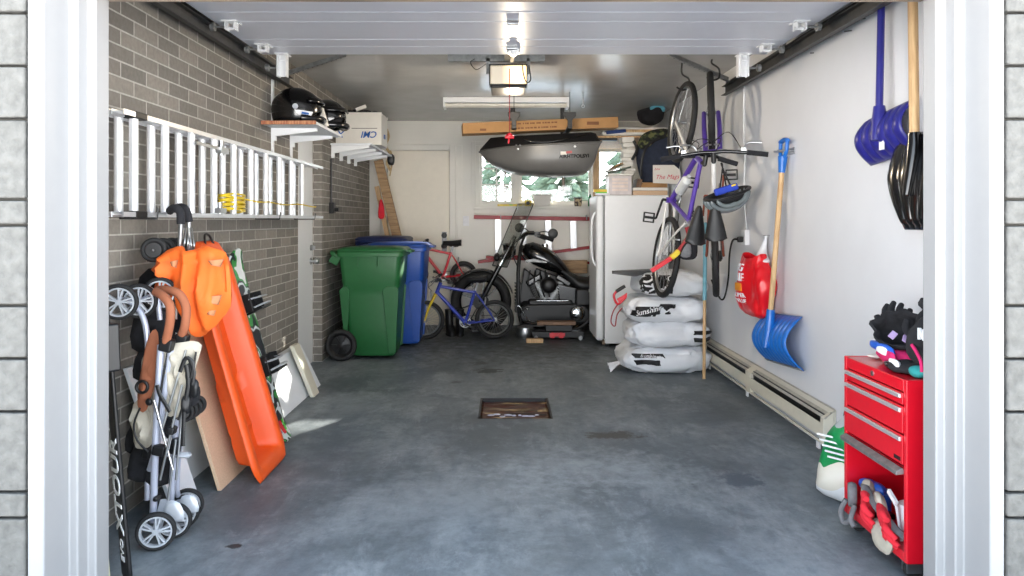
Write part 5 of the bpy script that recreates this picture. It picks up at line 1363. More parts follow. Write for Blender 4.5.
t.p('trolley_arm', MB().bar((.045, 4.84, DZ+.04), (.05, 4.40, DZ-.01), .02, .006), 'steel')
c = P(509.5, 137, 4.86)
t = T('release_cord', 'thin red release cord with red handle hanging from the door opener', 'cord', (c.x, 4.86, c.z))
t.p('cord', MB().cyl((c.x, 4.86, c.z+.01), (c.x, 4.86, DZ+.0), .0028, n=8), 'reddark')
b = MB().cyl((c.x-.03, 4.86, c.z), (c.x+.03, 4.86, c.z), .012).ball((c.x, 4.86, c.z+.01), (.022, .014, .018), 14, 8).cyl((c.x-.008, 4.86, c.z-.045), (c.x-.002, 4.86, c.z-.0), .006)
t.p('handle', b, 'red', smooth=50)
c = P(583, 105, 6.6); solo('eye_hook', MB().cyl((c.x, 6.6, ZC), (c.x, 6.6, c.z), .004, n=8).ring((c.x, 6.6, c.z-.012), (0, 1, 0), .013, .004, n=20, m=6), 'steel', 'small steel eye hook hanging from the ceiling right of the batten', 'hook', smooth=50)
# ================================================================ RIGHT SIDE
# ---- upright freezer, door toward the left
FX0, FX1, FY0, FY1, FZ = .975, 1.60, 7.03, 7.62, 1.484
t = T('upright_freezer', 'white upright freezer standing in the back right corner', 'freezer', (1.25, 7.3, 0))
t.p('cabinet', MB().bb(FX0, FX1, FY0, FY1, .03, FZ), 'white', bevel=.012, segs=3)
d = t.p('door', MB().bb(FX0-.085, FX0-.008, FY0+.0, FY1, .06, FZ-.002), 'white', bevel=.03, segs=4)
t.p('door_gasket', MB().bb(FX0-.009, FX0+.001, FY0+.015, FY1-.015, .08, FZ-.03), 'greycloth', sub=d)
t.p('door_handle', MB().tube([(FX0-.07, FY0+.05, 1.33), (FX0-.115, FY0+.05, 1.26), (FX0-.125, FY0+.05, 1.05), (FX0-.115, FY0+.05, .86), (FX0-.07, FY0+.05, .78)], .012, 10, k=5), 'white', sub=d, smooth=50)
for x in (FX0+.04, FX1-.04):
    for y in (FY0+.04, FY1-.04): t.p('foot', MB().cyl((x, y, 0), (x, y, .03), .02), 'black')
t.p('hinge_cap', MB().bb(FX0-.08, FX0+.05, FY0+.01, FY0+.07, FZ, FZ+.018), 'white', bevel=.004)
t.p('kick_plate', MB().bb(FX0-.02, FX0+.002, FY0+.02, FY1-.02, .02, .06), 'oldwood')

def Q(px, py, Y=7.1): return P(px, py, Y)
# things on the freezer
t = T('yellow_scourer', 'yellow topped green sponge box at the left edge of the freezer top', 'sponge', (Q(600, 195).x, 7.12, FZ))
x = Q(600, 195, 7.14).x; t.p('sponge', MB().box((x, 7.14, FZ+.045), (.13, .08, .028)), 'yellow', bevel=.006); t.p('green_base', MB().box((x+.01, 7.14, FZ+.025), (.11, .07, .014)), 'limegreen', bevel=.003); t.p('tin', MB().box((x, 7.14, FZ+.009+.0), (.09, .06, .016)), 'cardwhite', bevel=.003)
t = T('clear_plastic_bin', 'small translucent bin of papers standing on the freezer front corner', 'storage box', (Q(620, 190).x, 7.15, FZ))
xa, xb = Q(609, 0, 7.06).x, Q(632, 0, 7.06).x
t.p('bin_body', MB().bb(xa, xb, 7.06, 7.30, FZ+.001, FZ+.19), mat('milky_plastic', (205, 196, 196), .35), bevel=.008)
t.p('bin_lid', MB().bb(xa-.01, xb+.01, 7.05, 7.31, FZ+.19, FZ+.212), 'cardwhite', bevel=.005)
b = MB()
for i in range(4): b.bb(xa+.03, xb-.04, 7.054, 7.06, FZ+.04+i*.034, FZ+.062+i*.034)
t.p('contents', b, mat('pale_pink_paper', (222, 206, 196), .7))
for i, (x0, x1, y0, z0, h, m, lab) in enumerate((
    (633, 700, 7.10, .001, .045, 'particle', 'lowest brown flat board on the freezer top'),
    (633, 690, 7.08, .047, .028, 'cardwhite', 'white flat board on the brown board over the freezer'),
    (640, 700, 7.12, .077, .05, 'card', 'brown flattened carton under the navy bag on the freezer'))):
    solo('flat_board', MB().bb(Q(x0, 0).x, min(1.6, Q(x1, 0).x), y0, 7.5, FZ+z0, FZ+z0+h), m, lab, 'board', bevel=.003)
b = MB(); b.box((Q(637, 0).x+.02, 7.2, FZ+.11), (.05, .22, .10), (0, 12, 0)); solo('wood_scrap', b, wood_mat('dark_scrap', (78, 56, 42), (120, 90, 66), (8, 8, 8)), 'dark wood scrap beside the translucent bin on the freezer', 'wood', bevel=.004)
# navy duffel bag
t = T('duffel_bag', 'navy duffel bag standing on the boards over the freezer', 'bag', (Q(655, 160).x, 7.25, FZ+.13))
b = MB(); O = Q(655, 162, 7.20); ol = [(637, 165), (636, 150), (640, 139), (650, 134), (664, 130), (676, 130), (680, 150), (678, 175), (668, 186), (650, 188), (642, 182)]
b.pillow([((x-655)*7.2/F, -(y-162)*7.2/F) for x, y in ol], O, (1, 0, 0), (0, 0, 1), (0, -1, 0), .14, amp=.05, fr=6, rings=10)
for v in b.v: v.z = max(v.z, FZ+.131)
t.p('bag_body', b, 'navycloth', smooth=60)
t.p('bag_strap', MB().tube([Q(641, 176, 7.05), Q(642, 160, 7.02), Q(648, 145, 7.03), Q(662, 136, 7.06)], .012, 8, k=5, flat=.35), 'black', smooth=50)
# camouflage bag above
mm, nt, bs = base_mat('camouflage'); nz = N(nt, 'ShaderNodeTexNoise'); nz.inputs['Scale'].default_value = 14; tc = N(nt, 'ShaderNodeTexCoord'); nt.links.new(tc.outputs['Object'], nz.inputs[0]); rp = N(nt, 'ShaderNodeValToRGB'); rp.color_ramp.interpolation = 'CONSTANT'; e = rp.color_ramp.elements; e[0].color = lin((26, 28, 26)); e[1].position = .55; e[1].color = lin((96, 98, 60)); q_ = e.new(.48); q_.color = lin((50, 56, 40)); nt.links.new(nz.outputs['Fac'], rp.inputs[0]); nt.links.new(rp.outputs[0], bs.inputs['Base Color']); bs.inputs['Roughness'].default_value = .9
b = MB(); O = Q(653, 140, 7.12); ol = [(638, 146), (641, 136), (652, 130), (668, 129), (670, 138), (655, 143), (645, 150)]
b.pillow([((x-653)*7.12/F, -(y-140)*7.12/F) for x, y in ol], O, (1, 0, 0), (0, 0, 1), (0, -1, 0), .08, amp=.03, fr=9); solo('camouflage_bag', b, mm, 'camouflage cloth bag lying on top of the navy bag', 'bag', smooth=60)
# shelf above with flattened things
t = T('loft_shelf', 'pale wooden shelf high on the back wall above the freezer', 'shelf', (1.2, 7.8, 2.0))
zs = P(0, 137, 7.4).z
t.p('shelf_board', MB().bb(.93, 1.745, 7.30, 8.49, zs-.02, zs), 'wood', bevel=.003)
for x in (.97, 1.70): t.p('shelf_post', MB().bb(x-.03, x+.03, 7.66, 7.72, .0, zs-.02).bb(x-.02, x+.02, 7.32, 8.49, zs-.06, zs-.02), 'wood', bevel=.003)
yy = 7.24
for i, (x0, x1, za, h, m, tl, lab) in enumerate(((.98, 1.66, 0, .028, 'cardwhite', 0, 'lowest white board on the high shelf'), (1.16, 1.70, .03, .03, 'wood', 0, 'pale wood board second on the high shelf'), (1.04, 1.64, .062, .022, 'cardwhite', 0, 'topmost white board on the high shelf'))):
    solo('flat_board', MB().bb(x0, x1, yy+.03*i, 8.0, zs+.001+za, zs+.001+za+h), m, lab, 'board', bevel=.003)
b = MB(); O = P(650, 117, 7.5); ol = [(637, 112), (643, 109), (655, 106), (664, 108), (663, 119), (655, 125), (646, 125), (639, 121)]
b.pillow([((x-650)*7.5/F, -(y-117)*7.5/F) for x, y in ol], O, (1, 0, 0), (0, 0, 1), (0, -1, 0), .13, amp=.04, fr=8)
for v in b.v: v.z = max(v.z, zs+.087)
t = T('sports_bag', 'black bag with pale blue top on the highest shelf boards', 'bag', (O.x, 7.5, zs+.087)); t.p('bag_body', b, 'blackcloth', smooth=60)
b = MB(); b.pillow([(-.06, -.02), (.08, -.03), (.10, .03), (.0, .045), (-.05, .03)], P(655, 110, 7.42), (1, 0, 0), (0, 0, 1), (0, -1, 0), .05, amp=.02); t.p('top_flap', b, mat('pale_blue_cloth', (96, 168, 190), .8), smooth=60, label='pale blue flap')
solo('blue_tray', MB().box(P(613, 133, 7.35), (.20, .25, .035), (0, -6, 8)), mat('dull_blue', (34, 60, 116), .6), 'flat dark blue case sticking out left of the high shelf', 'case', bevel=.006)
solo('blue_tray_support', MB().bb(.93, 1.14, 7.30, 7.36, zs-.045, zs-.022), 'black', 'dark batten under the blue case at the high shelf', 'batten', bevel=.003)
# white tubes and junk on the left of the pile
t = T('paper_tower', 'tall stack of white packets standing at the left of the freezer pile', 'packets', (Q(630, 155).x, 7.3, FZ+.2))
b = MB(); rr = random.Random(8); z = FZ+.214; 
while z < zs-.06:
    h = rr.uniform(.02, .06); b.box((Q(628, 0, 7.2).x+rr.uniform(-.015, .02), 7.22, z+h/2), (rr.uniform(.09, .13), .14, h-.002), (0, rr.uniform(-2, 2), rr.uniform(-10, 10))); z += h
t.p('packet_stack', b, 'cardwhite', bevel=.003)
b = MB().tube([(Q(634, 0, 7.1).x, 7.12, zs-.07), (Q(637, 0, 7.1).x, 7.11, zs-.16), (Q(632, 0, 7.1).x, 7.1, zs-.26)], .014, 8, k=4); t.p('black_strap', b, 'black', smooth=50)
for i, (c, sz, rot, m, lab) in enumerate(((Q(616, 168, 7.24), (.24, .20, .012), (0, -22, 12), 'cardwhite', 'tilted white magazine on the translucent bin'), (Q(619, 170.5, 7.2), (.24, .2, .014), (0, -14, -8), mat('dark_green_cover', (60, 72, 52), .5), 'dark green magazine on the translucent bin'), (Q(622, 163, 7.26), (.22, .2, .012), (0, -26, 5), 'card', 'tilted brown folder above the white magazine'))):
    solo('magazine', MB().box(c, sz, rot), m, lab, 'magazine', bevel=.002)
# card sign with red handwriting
t = T('card_sign', 'white card with red handwriting in front of the navy bag', 'sign', (Q(667, 183).x, 7.0, 1.6))
c = P(667, 174, 7.02); t.p('card', MB().prism([P(653, 165, 7.02), P(653, 183, 7.02), P(681, 184, 7.02), P(680, 170, 7.02), P(674, 165, 7.02)], (0, .01, 0)), 'cardwhite')
b = MB(); text(b, 'The Mags', .060, P(667, 177, 7.018), (1, 0, .03), (0, 0, 1), shear=.4, bold=False); text(b, 'box', .035, P(657, 169, 7.018), (1, 0, .03), (0, 0, 1), shear=.4, bold=False); t.p('handwriting', b, 'inkred')

# ---- stack of baled white bags
def bale(c, sx, sy, sz, m, seed, yaw=0, tail=None):
    b = MB(); nu, nv = 88, 40
    def f(u, v):
        a = 2*PI*u; p = PI*v
        e = .42
        def sg(x, q): return math.copysign(abs(x)**q, x)
        x = sg(math.cos(a), e)*sg(math.sin(p), .5); y = sg(math.sin(a), e)*sg(math.sin(p), .5); z = sg(math.cos(p), .62)
        w = V((x*sx/2, y*sy/2, z*sz/2)); nn = noise.noise(w*6+V((seed*3.1, 0, 0)))*.04+.022*(.5-abs(noise.noise(w*11+V((0, seed, 0)))*2))+.010*(.5-abs(noise.noise(w*27+V((seed, 0, 0)))*2))+.014*math.sin(8*w.x/sx+seed)*(1-abs(z))
        d = w.normalized(); w += d*nn*(.2 if z < -.95 or z > .95 else 1)
        pin = max(0, abs(x)-.75)*.7; w.z *= 1-pin*1.2
        return Matrix.Rotation(yaw, 3, 'Z')@w+V(c)
    b.grid(f, nu, nv)
    if tail:
        o = V(c)+V((-sx/2*.92, -sy*.2, tail[2])); n = 10
        def g(u, v): return o+V((-tail[0]*u, (v-.5)*tail[1]*(.4+.6*u)+.0, tail[3]*u+.018*math.sin(v*14+u*5)*u+(.03*(v-.5)*u)))
        b.grid(g, 10, 14)
    return b, f
YBg = 6.03
specs = [((662, 0), .74, .105, .212, 'second', -.0), ((664, 0), .68, .315, .205, '', .0), ((661, 0), .66, .515, .205, '', .0), ((668, 0), .56, .722, .20, '', .0)]
labs = ['white peat bale with a loose tail, bottom of the stack', 'white peat bale second from the bottom with black bars at right', 'white peat bale second from the top with black print', 'white peat bale on top of the stack with big letters']
for i, ((px, _), w, z, h, _l, yaw) in enumerate(specs):
    cx = (px-CX)*YBg/F if i == 0 else (px-CX)*YBg/F
    c = (cx, YBg, z)
    t = T('peat_bale', labs[i], 'bale', (cx, YBg, z-h/2), group='white bales stacked by the freezer')
    b, f = bale(c, w, .52, h, 'bagwhite', i+1, tail=((.12, .16, -.03, -.04) if i == 0 else (.03, .10, 0, 0) if i == 2 else None))
    t.p('bale_wrap', b, 'bagwhite', smooth=70)
    b = MB()
    def patch(x0, x1, z0, z1, skew=0):
        def g(u, v):
            x = x0+(x1-x0)*u+skew*v; zz = z0+(z1-z0)*v; xr = max(-.999, min(.999, x/(w/2))); zr = max(-.999, min(.999, zz/(h/2)))
            p = math.acos(math.copysign(abs(zr)**(1/.62), zr)); sp = max(.05, math.sin(p)**.5); xx = max(-.999, min(.999, xr/sp)); ca = math.copysign(abs(xx)**(1/.42), xx); a = 2*PI-math.acos(ca)
            q = f(a/(2*PI), p/PI); return q+V((0, -.006, 0))
        b.grid(g, 14, 6)
    def front(x, zz):
        xr = max(-.999, min(.999, x/(w/2))); zr = max(-.999, min(.999, zz/(h/2)))
        p = math.acos(math.copysign(abs(zr)**(1/.62), zr)); sp = max(.05, math.sin(p)**.5); xx = max(-.999, min(.999, xr/sp)); ca = math.copysign(abs(xx)**(1/.42), xx); a = 2*PI-math.acos(ca)
        return f(a/(2*PI), p/PI)
    def letters(s_, size, dx, dz, xd, yd, shear=0, dep=.011):
        m_ = MB(); text(m_, s_, size, V((0, 0, 0)), xd, yd, ext=.002, shear=shear)
        for k_ in range(len(m_.v)):
            v_ = m_.v[k_]; q_ = front(v_.x+dx, v_.z+dz); m_.v[k_] = q_+V((0, -dep+v_.y, 0))
        return m_
    if i == 3:
        patch(-.262, -.02, -.07, .075)
        t.p('black_print', b, 'ink', smooth=60, solid=.003)
        d = V((.45, -.0, -.80)).normalized()
        t.p('lettering', letters('PRO', .115, -.185, .0, -d, V((.8, 0, .45))), 'inkwhite')
        b = MB(); b.ring(V(c)+V((-.04, -.285, .05)), (0, -1, .1), .022, .004, n=20, m=6); t.p('emblem', b, 'inkwhite', smooth=50)
        t.p('small_lettering', letters('MIX', .06, -.06, -.025, V((.86, 0, .5)), V((-.5, 0, .86))), 'inkwhite')
    elif i == 2:
        patch(-.08, .06, .015, .05, .02); patch(-.30, -.10, -.045, .0, .02); patch(-.26, .02, -.03, .03, .02)
        t.p('black_print', b, 'ink', smooth=60, solid=.003)
        t.p('lettering', letters('Sunshine', .055, -.15, .0, V((1, 0, .25)), V((-.25, 0, 1)), shear=.2), 'inkwhite')
    elif i == 1:
        patch(.20, .33, .00, .035, .0); patch(.20, .33, -.06, -.025, .0); t.p('black_print', b, 'ink', smooth=60, solid=.003)
    else:
        patch(-.28, -.03, .028, .062, -.02); patch(-.26, -.04, -.03, .01, -.02); t.p('black_print', b, 'ink', smooth=60, solid=.003)
        t.p('lettering', letters('sunshine', .045, -.16, .043, V((1, 0, -.08)), V((.08, 0, 1))), 'inkwhite')

# bow saw with red frame hanging at the left of the bales
t = T('bow_saw', 'red bow saw with black grip leaning on the left end of the bales', 'saw', P(618, 300, 5.72))
t.p('saw_frame', MB().tube([P(626, 297, 5.72), P(618, 304, 5.72), P(614, 297, 5.72), P(616, 292, 5.72), P(624, 286, 5.72)], .010, 10, k=5).prism([P(619, 303, 5.72), P(627, 297, 5.72), P(627, 293, 5.72), P(617, 299, 5.72)], (0, .02, 0)), 'red', smooth=50)
t.p('grip', MB().tube([P(616, 291.5, 5.72), P(625, 286, 5.72)], .014, 10), 'black', smooth=50)
t.p('saw_cord', MB().tube([P(618, 304, 5.72), P(613, 312, 5.72), P(611, 322, 5.72), P(615, 326, 5.72), P(617, 315, 5.72), P(622, 308, 5.72)], .005, 8, k=5), 'reddark', smooth=50)
# grey sledge blade on top of the bales
b = MB()
def g(u, v): return P(612+40*u, 271+8*(1-(1-v)**2)*(.3+u*.9)-2*u, 5.85+.28*v)
b.grid(g, 12, 6); solo('grey_plastic_scoop', b, 'shell', 'grey plastic scoop lying across the top bale', 'scoop', smooth=60, solid=.006)
# red and yellow crowbar-like pole through the bicycle
t = T('hockey_stick', 'short red stick with a yellow band hooked across the hanging bicycle wheel', 'stick', P(652, 271, 4.93))
t.p('stick_shaft', MB().bar(P(651, 271, 4.95), P(671, 258, 4.95), .045, .03), 'red', bevel=.006)
t.p('yellow_band', MB().bar(P(671, 258, 4.95), P(679, 251, 4.95), .050, .034), 'yellow', bevel=.006, label='yellow band')
t.p('stick_tip', MB().tube([P(679, 251, 4.95), P(685, 243, 4.95), P(689, 235, 4.95), P(687, 227, 4.95)], .018, 10, k=4), 'reddark', smooth=50)
# hanging pouch with black cord between the bikes
t = T('seat_pouch', 'grey and black pouch hanging on a cord between the two bicycles', 'pouch', P(691, 260, 4.9))
b = MB(); O = P(692, 245, 4.92); ol = [(693, 226), (697, 240), (697, 256), (690, 260), (680, 258), (682, 248), (689, 238)]
b.pillow([((x-692)*4.92/F, -(y-245)*4.92/F) for x, y in ol], O, (1, 0, 0), (0, 0, 1), (0, -1, 0), .03, amp=.01); t.p('pouch_body', b, 'blackcloth', smooth=60)
t.p('pouch_window', MB().pillow([(-.05, -.04), (.015, -.045), (.02, .03), (-.01, .04)], P(688, 250, 4.89), (1, 0, 0), (0, 0, 1), (0, -1, 0), .012), 'greycloth', smooth=60)
t.p('pouch_cord', MB().tube([P(693, 227, 4.92), P(693, 200, 4.93)], .004, 8), 'black')

# ---- bicycle helmet hanging from the handlebar
def bike_helmet():
    c = P(726, 194, 4.68); t = T('bicycle_helmet', 'grey bicycle helmet hanging upside down from the mountain bike handlebar', 'helmet', c)
    R3 = Euler((math.radians(8), math.radians(-17), math.radians(6))).to_matrix()
    a, bq, h = .145, .105, .105
    def pos(u, v, k=1.0):
        th = 2*PI*u; ph = v*PI*.5; x = a*math.cos(th)*math.cos(ph); y = bq*math.sin(th)*math.cos(ph); z = -h*math.sin(ph)
        x *= 1+.12*max(0, math.cos(th))
        return R3@V((x*k, y*k, z*k))+c
    t.p('inner_shell', MB().grid(lambda u, v: pos(u, v, .93), 36, 10), 'black', smooth=60, solid=.006)
    b = MB()
    for i in range(7):                       # long ribs with vents between them
        yy = -.92+i*1.84/6
        pts = []
        for j in range(17):
            al = PI*j/16; cy = yy*(1-.15*abs(math.cos(al))); m_ = math.sqrt(max(0, 1-cy*cy*.9))
            x = a*math.cos(al)*m_*1.03; z = -h*math.sin(al)*m_*1.03; pts.append(R3@V((x, bq*cy*1.0, z-.002))+c)
        b.tube(pts, [.006]+[.0135]*15+[.006], 10)
    t.p('outer_rib', b, mat('grey_helmet_shell', (108, 116, 118), .25), smooth=60)
    t.p('rim_band', MB().tube([pos(i/36, 0, 1.0) for i in range(36)], .010, 8, closed=True), 'black', smooth=60)
    t.p('blue_pad', MB().box(c+V((-.015, -.05, .028)), (.16, .03, .045), (0, -17, 6)), mat('royal_blue', (30, 60, 170), .6), bevel=.01, label='royal blue pad')
    t.p('yellow_tag', MB().box(c+V((.03, -.06, .055)), (.03, .012, .01), (0, -17, 6)), 'yellow')
    top = P(721, 163, 4.70); b = MB()
    for q in ((-.07, -.04), (-.02, -.07), (.035, -.05), (.06, .03)): b.tube([R3@V((q[0], q[1], 0))+c, top+V((.01, 0, -.03)), top], .005, 8, k=3, flat=.5)
    t.p('chin_strap', b, 'black', smooth=50)
bike_helmet()
# pole in front of the bales
t = T('wooden_pole', 'wooden pole with pale blue painted top leaning beside the bales', 'pole', (1.56, 5.62, 0))
pa, pb = V((1.553, 5.62, .0)), V((1.585, 5.70, 1.22)); t.p('pole_shaft', MB().cyl(pa, pa.lerp(pb, .50), .0125), 'wood', smooth=50); t.p('painted_end', MB().cyl(pa.lerp(pb, .50), pb, .0155), 'ltblue', smooth=50, label='pale blue painted end')

# ---- baseboard heater
def heater():
    xw, xf, ya, yb = XR, 1.68, 3.80, 6.10
    t = T('baseboard_heater', 'long cream baseboard heater along the foot of the white wall', 'heater', (1.715, 4.9, .05))
    t.p('back_plate', MB().prism([(xw-.001, ya, .056), (xw-.012, ya, .056), (xw-.012, ya, .215), (xw-.045, ya, .225), (xw-.001, ya, .236)], (0, yb-ya, 0)), 'cream', bevel=.002)
    b = MB(); 
    b.prism([(xf+.004, ya, .19), (xf+.012, ya, .19), (xw-.005, ya, .24), (xw-.005, ya, .228)], (0, yb-ya, 0)); t.p('top_panel', b, mat('scratched_cream', (176, 172, 160), .5, var=.15, nscale=30), bevel=.002)
    ym = 4.98
    for i, (y0, y1) in enumerate(((ya+.03, ym-.045), (ym+.045, yb-.03))):
        b = MB().bb(xf, xf+.006, y0, y1, .086, .160).bb(xf, xf+.012, y0, y1, .052, .064)
        t.p('front_panel', b, 'cream', bevel=.002)
        b = MB().bb(xf+.02, xw-.015, y0, y1, .085, .205); t.p('element', b, 'black')
    for y0, y1 in ((ya, ya+.035), (ym-.05, ym+.05), (yb-.035, yb)):
        b = MB().bb(xf-.002, xw-.013, y0, y1, .050, .195); b.prism([(xf-.002, y0, .19), (xw-.013, y0, .19), (xw-.013, y0, .228)], (0, y1-y0, 0)); t.p('end_cap', b, 'cream', bevel=.004)
    for y in (3.9, 5.05, 5.98): t.p('leg', MB().bb(xf+.02, xf+.03, y, y+.035, 0, .052), 'white')
heater()
b = MB().bb(XR-.006, XR-.001, 5.222, 5.238, 1.17, 2.36); b = MB().tube([(XR-.006, 5.25, 2.40), (XR-.006, 5.26, 1.9), (XR-.006, 5.235, 1.7), (XR-.006, 5.25, 1.4), (XR-.006, 5.2, 1.17)], .0055, 8, k=4)
solo('wall_cable', b, 'white', 'white cable running up the right wall to the ceiling', 'cable', smooth=50)
t = T('wall_outlet', 'white outlet with black plug on the right wall under the white cable', 'outlet', (XR, 5.19, 1.12))
t.p('outlet_box', MB().bb(XR-.035, XR-.001, 5.15, 5.23, 1.06, 1.17), 'white', bevel=.005)
t.p('plug', MB().box((XR-.055, 5.19, 1.10), (.04, .035, .04)), 'black', bevel=.008)
t.p('power_cord', MB().tube([(XR-.07, 5.19, 1.10), (XR-.09, 5.25, 1.09), (XR-.06, 5.42, .98), (XR-.05, 5.48, .80), (XR-.07, 5.50, .66), (XR-.09, 5.53, .63), (XR-.1, 5.62, .68), (XR-.1, 5.75, .76)], .007, 8, k=6), 'black', smooth=50)

# ---- red carrier bag
t = T('red_carrier_bag', 'red plastic carrier bag with white handles hung beside the blue shovel', 'bag', (1.66, 4.85, .6))
# hangs close to the wall: outline runs along the wall (Y) and up (Z)
def RW(px, py, X=1.66): Yd = F*X/(px-CX); return V((X, Yd, CAMZ-(py-CY)*Yd/F))
O = V((1.665, 4.80, .80)); U = V((-.10, 1, 0)).normalized(); Nn = V((-1, -.10, 0)).normalized()
def bagf(u, v):
    a = 2*PI*u; w = .165+.03*math.sin(PI*min(1, v*1.2))-.04*max(0, v-.8)/.2; th = .075*(.35+.65*math.sin(PI*min(1, .12+v*.75)))
    if v < .12: k = math.sqrt(max(0, 1-((.12-v)/.12)**2)); w *= .55+.45*k; th *= max(.02, k)
    ca, sa = math.cos(a), math.sin(a); x = w*math.copysign(abs(ca)**.6, ca); y = th*math.copysign(abs(sa)**.6, sa)
    z = -.205+.41*v+(.035*abs(ca)**2-.02 if v > .85 else 0)*((v-.85)/.15 if v > .85 else 0)
    p = O+U*x+Nn*y+V((0, 0, z)); n_ = noise.noise(p*9)*.022+.010*(.5-abs(noise.noise(V((p.x*20, p.y*26, p.z*8))))*2)
    return p+(U*ca+Nn*sa)*n_
b = MB(); b.grid(bagf, 64, 40)
t.p('bag_body', b, 'redbag', smooth=65)
b = MB()
for (u0, w0, s, sz) in ((.065, .12, 'BIG', .075), (.06, .055, 'SALE', .075), (.06, -.065, 'SUPER', .040), (.06, -.105, 'VALUE', .036)):
    m_ = MB(); text(m_, s, sz, V((0, 0, 0)), V((-1, 0, 0)), V((0, 0, 1)), ext=.002)
    for k_ in range(len(m_.v)):
        q_ = m_.v[k_]; vv = (q_.z+w0+.205)/.41; wl = .165+.03*math.sin(PI*min(1, vv*1.2))-.04*max(0, vv-.8)/.2; rr_ = max(-.98, min(.98, (q_.x+u0)/wl)); aa = math.acos(math.copysign(abs(rr_)**(1/.6), rr_))
        m_.v[k_] = bagf(aa/(2*PI), vv)+Nn*(.005+q_.y)
    b.add(m_.v, m_.f)
t.p('lettering', b, 'inkwhite')
b = MB().box(O+U*.07+V((0, 0, -.01))+Nn*.072, (.03, .09, .05), (0, 0, 6)); t.p('orange_panel', b, mat('amber_ink', (236, 150, 40), .5))
b = MB(); hk = RW(768, 236, 1.735)
for s in (-1, 1):
    b.tube([O+U*(-.10+s*.05)+V((0, 0, .17))+Nn*.01*s, O.lerp(hk, .6)+U*s*.02+V((0, 0, .04)), hk+V((-.01, 0, -.0))], [.022, .016, .006], 10, k=5, flat=.35)
t.p('bag_handle', b, 'inkwhite', smooth=60, label='white handles')
solo('nail', MB().cyl(hk+V((-.03, 0, .003)), V((XR, hk.y, hk.z+.003)), .003, n=8), 'steel', 'nail in the right wall holding the red carrier bag', 'nail')

# ---- snow shovels
def pusher(name, label, cy, z0, z1, w, bulge, xw, m, handle, ribs=7, edge=True, tilt=0.0, rake=0.0, grip=None, hm='wood', hr=.016, top=1.7, hx=None, logo=False, hex_=False):
    t = T(name, label, 'shovel', (xw, cy, z0))
    ca, sa = math.cos(tilt), math.sin(tilt)
    def f(u, v):
        # u along the wall 0..1, v from bottom cutting edge to top
        yy = (u-.5)*w; zz = (v-.5)*(z1-z0); 
        k = 1
        if hex_:
            k = 1-.55*max(0, (.55-v)/.55)**1.1-.22*max(0, (v-.88)/.12)
        yy *= k
        q = math.sin(PI*(v*.86+.07)); q = (q-.22)/.78
        d = bulge*max(0, q)+.012*abs(math.sin(PI*ribs*u))**.6*(1 if .04 < v < .95 else 0)
        if hex_: d += .04*(1-v)
        y2 = yy*ca-zz*sa; z2 = yy*sa+zz*ca
        return V((xw-.012-d-rake*(u-.5), cy+y2, (z0+z1)/2+z2))
    nu = ribs*6
    t.p('blade', MB().grid(f, nu, 26), m, smooth=60, solid=.005)
    if edge: t.p('wear_strip', MB().grid(lambda u, v: f(u, .0+v*.045)+V((-.008, 0, 0)), nu, 2), 'dullsteel' if not hex_ else 'black', solid=.004, smooth=50)
    mid = f(.5, .78)+V((-.012, 0, 0)); h0 = f(.5, .35)+V((-.016, 0, 0)); 
    hx_ = xw-.05 if hx is None else hx
    topc = V((hx_, cy+handle, top))
    b = MB(); b.tube([h0, mid, mid.lerp(topc, .10)], [.018, .030, .024], 14, k=3); t.p('socket', b, m, smooth=50)
    t.p('handle_shaft', MB().cyl(mid.lerp(topc, .03), topc, hr), hm, smooth=50)
    if grip:
        d = (topc-mid).normalized(); o = topc-d*.02
        b = MB(); b.tube([o-d*.05, o, o+d*.05], [.020, .024, .03], 12); yv = V((0, 1, 0))
        b.tube([o+d*.03, o+d*.07+yv*.045, o+d*.14+yv*.05], .012, 10, k=4); b.tube([o+d*.03, o+d*.07-yv*.045, o+d*.14-yv*.05], .012, 10, k=4); b.tube([o+d*.14-yv*.055, o+d*.15, o+d*.14+yv*.055], .015, 10, k=3)
        t.p('d_grip', b, grip, smooth=50)
    if logo:
        c = f(.42, .25)+V((-.006, 0, 0)); b = MB().box(c, (.006, .035, .05), (0, 0, 0)); t.p('label_sticker', b, 'inkwhite')
    return t
pusher('snow_shovel', 'bright blue snow shovel with wooden handle hanging on the right wall', 4.44, .345, .655, .56, .10, 1.735, 'bluegloss', -.03, ribs=9, tilt=-.085, grip='bluegloss', top=1.60, hx=1.70)
pusher('snow_shovel', 'navy plastic snow shovel hanging high on the right wall', 3.20, 1.515, 1.735, .40, .07, 1.735, 'navyplastic', .03, ribs=6, hm='navyplastic', top=2.30, hx=1.69, edge=False, logo=True, tilt=-.10)
pusher('snow_shovel', 'black ribbed shovel with wooden handle hanging nearest the opening', 2.905, 1.20, 1.60, .42, .035, 1.72, 'blackgloss', .03, ribs=5, hm='wood', top=2.32, hx=1.66, hr=.019, edge=False, hex_=True)
for y, z, lab in ((4.39, 1.66, 'wall peg holding the bright blue shovel'), (3.255, 2.25, 'wall peg holding the navy shovel'), (2.93, 2.27, 'wall peg holding the black shovel')):
    solo('wall_peg', MB().cyl((XR, y+.03, z), (XR-.10, y+.03, z), .006, n=10).cyl((XR, y-.03, z), (XR-.10, y-.03, z), .006, n=10).bb(XR-.008, XR-.001, y-.05, y+.05, z-.02, z+.02), 'steel', lab, 'peg')
# scuffs: little black marks high on the wall
b = MB()
for px, py, L in ((808, 29, .05), (848, 31, .08), (861, 19, .09), (812, 53, .05)):
    c = RW(px, py, XR-.002); b.box(c, (.002, L, .006), (12, 0, 0))
struct('wall_scuffs', b, 'darksteel')

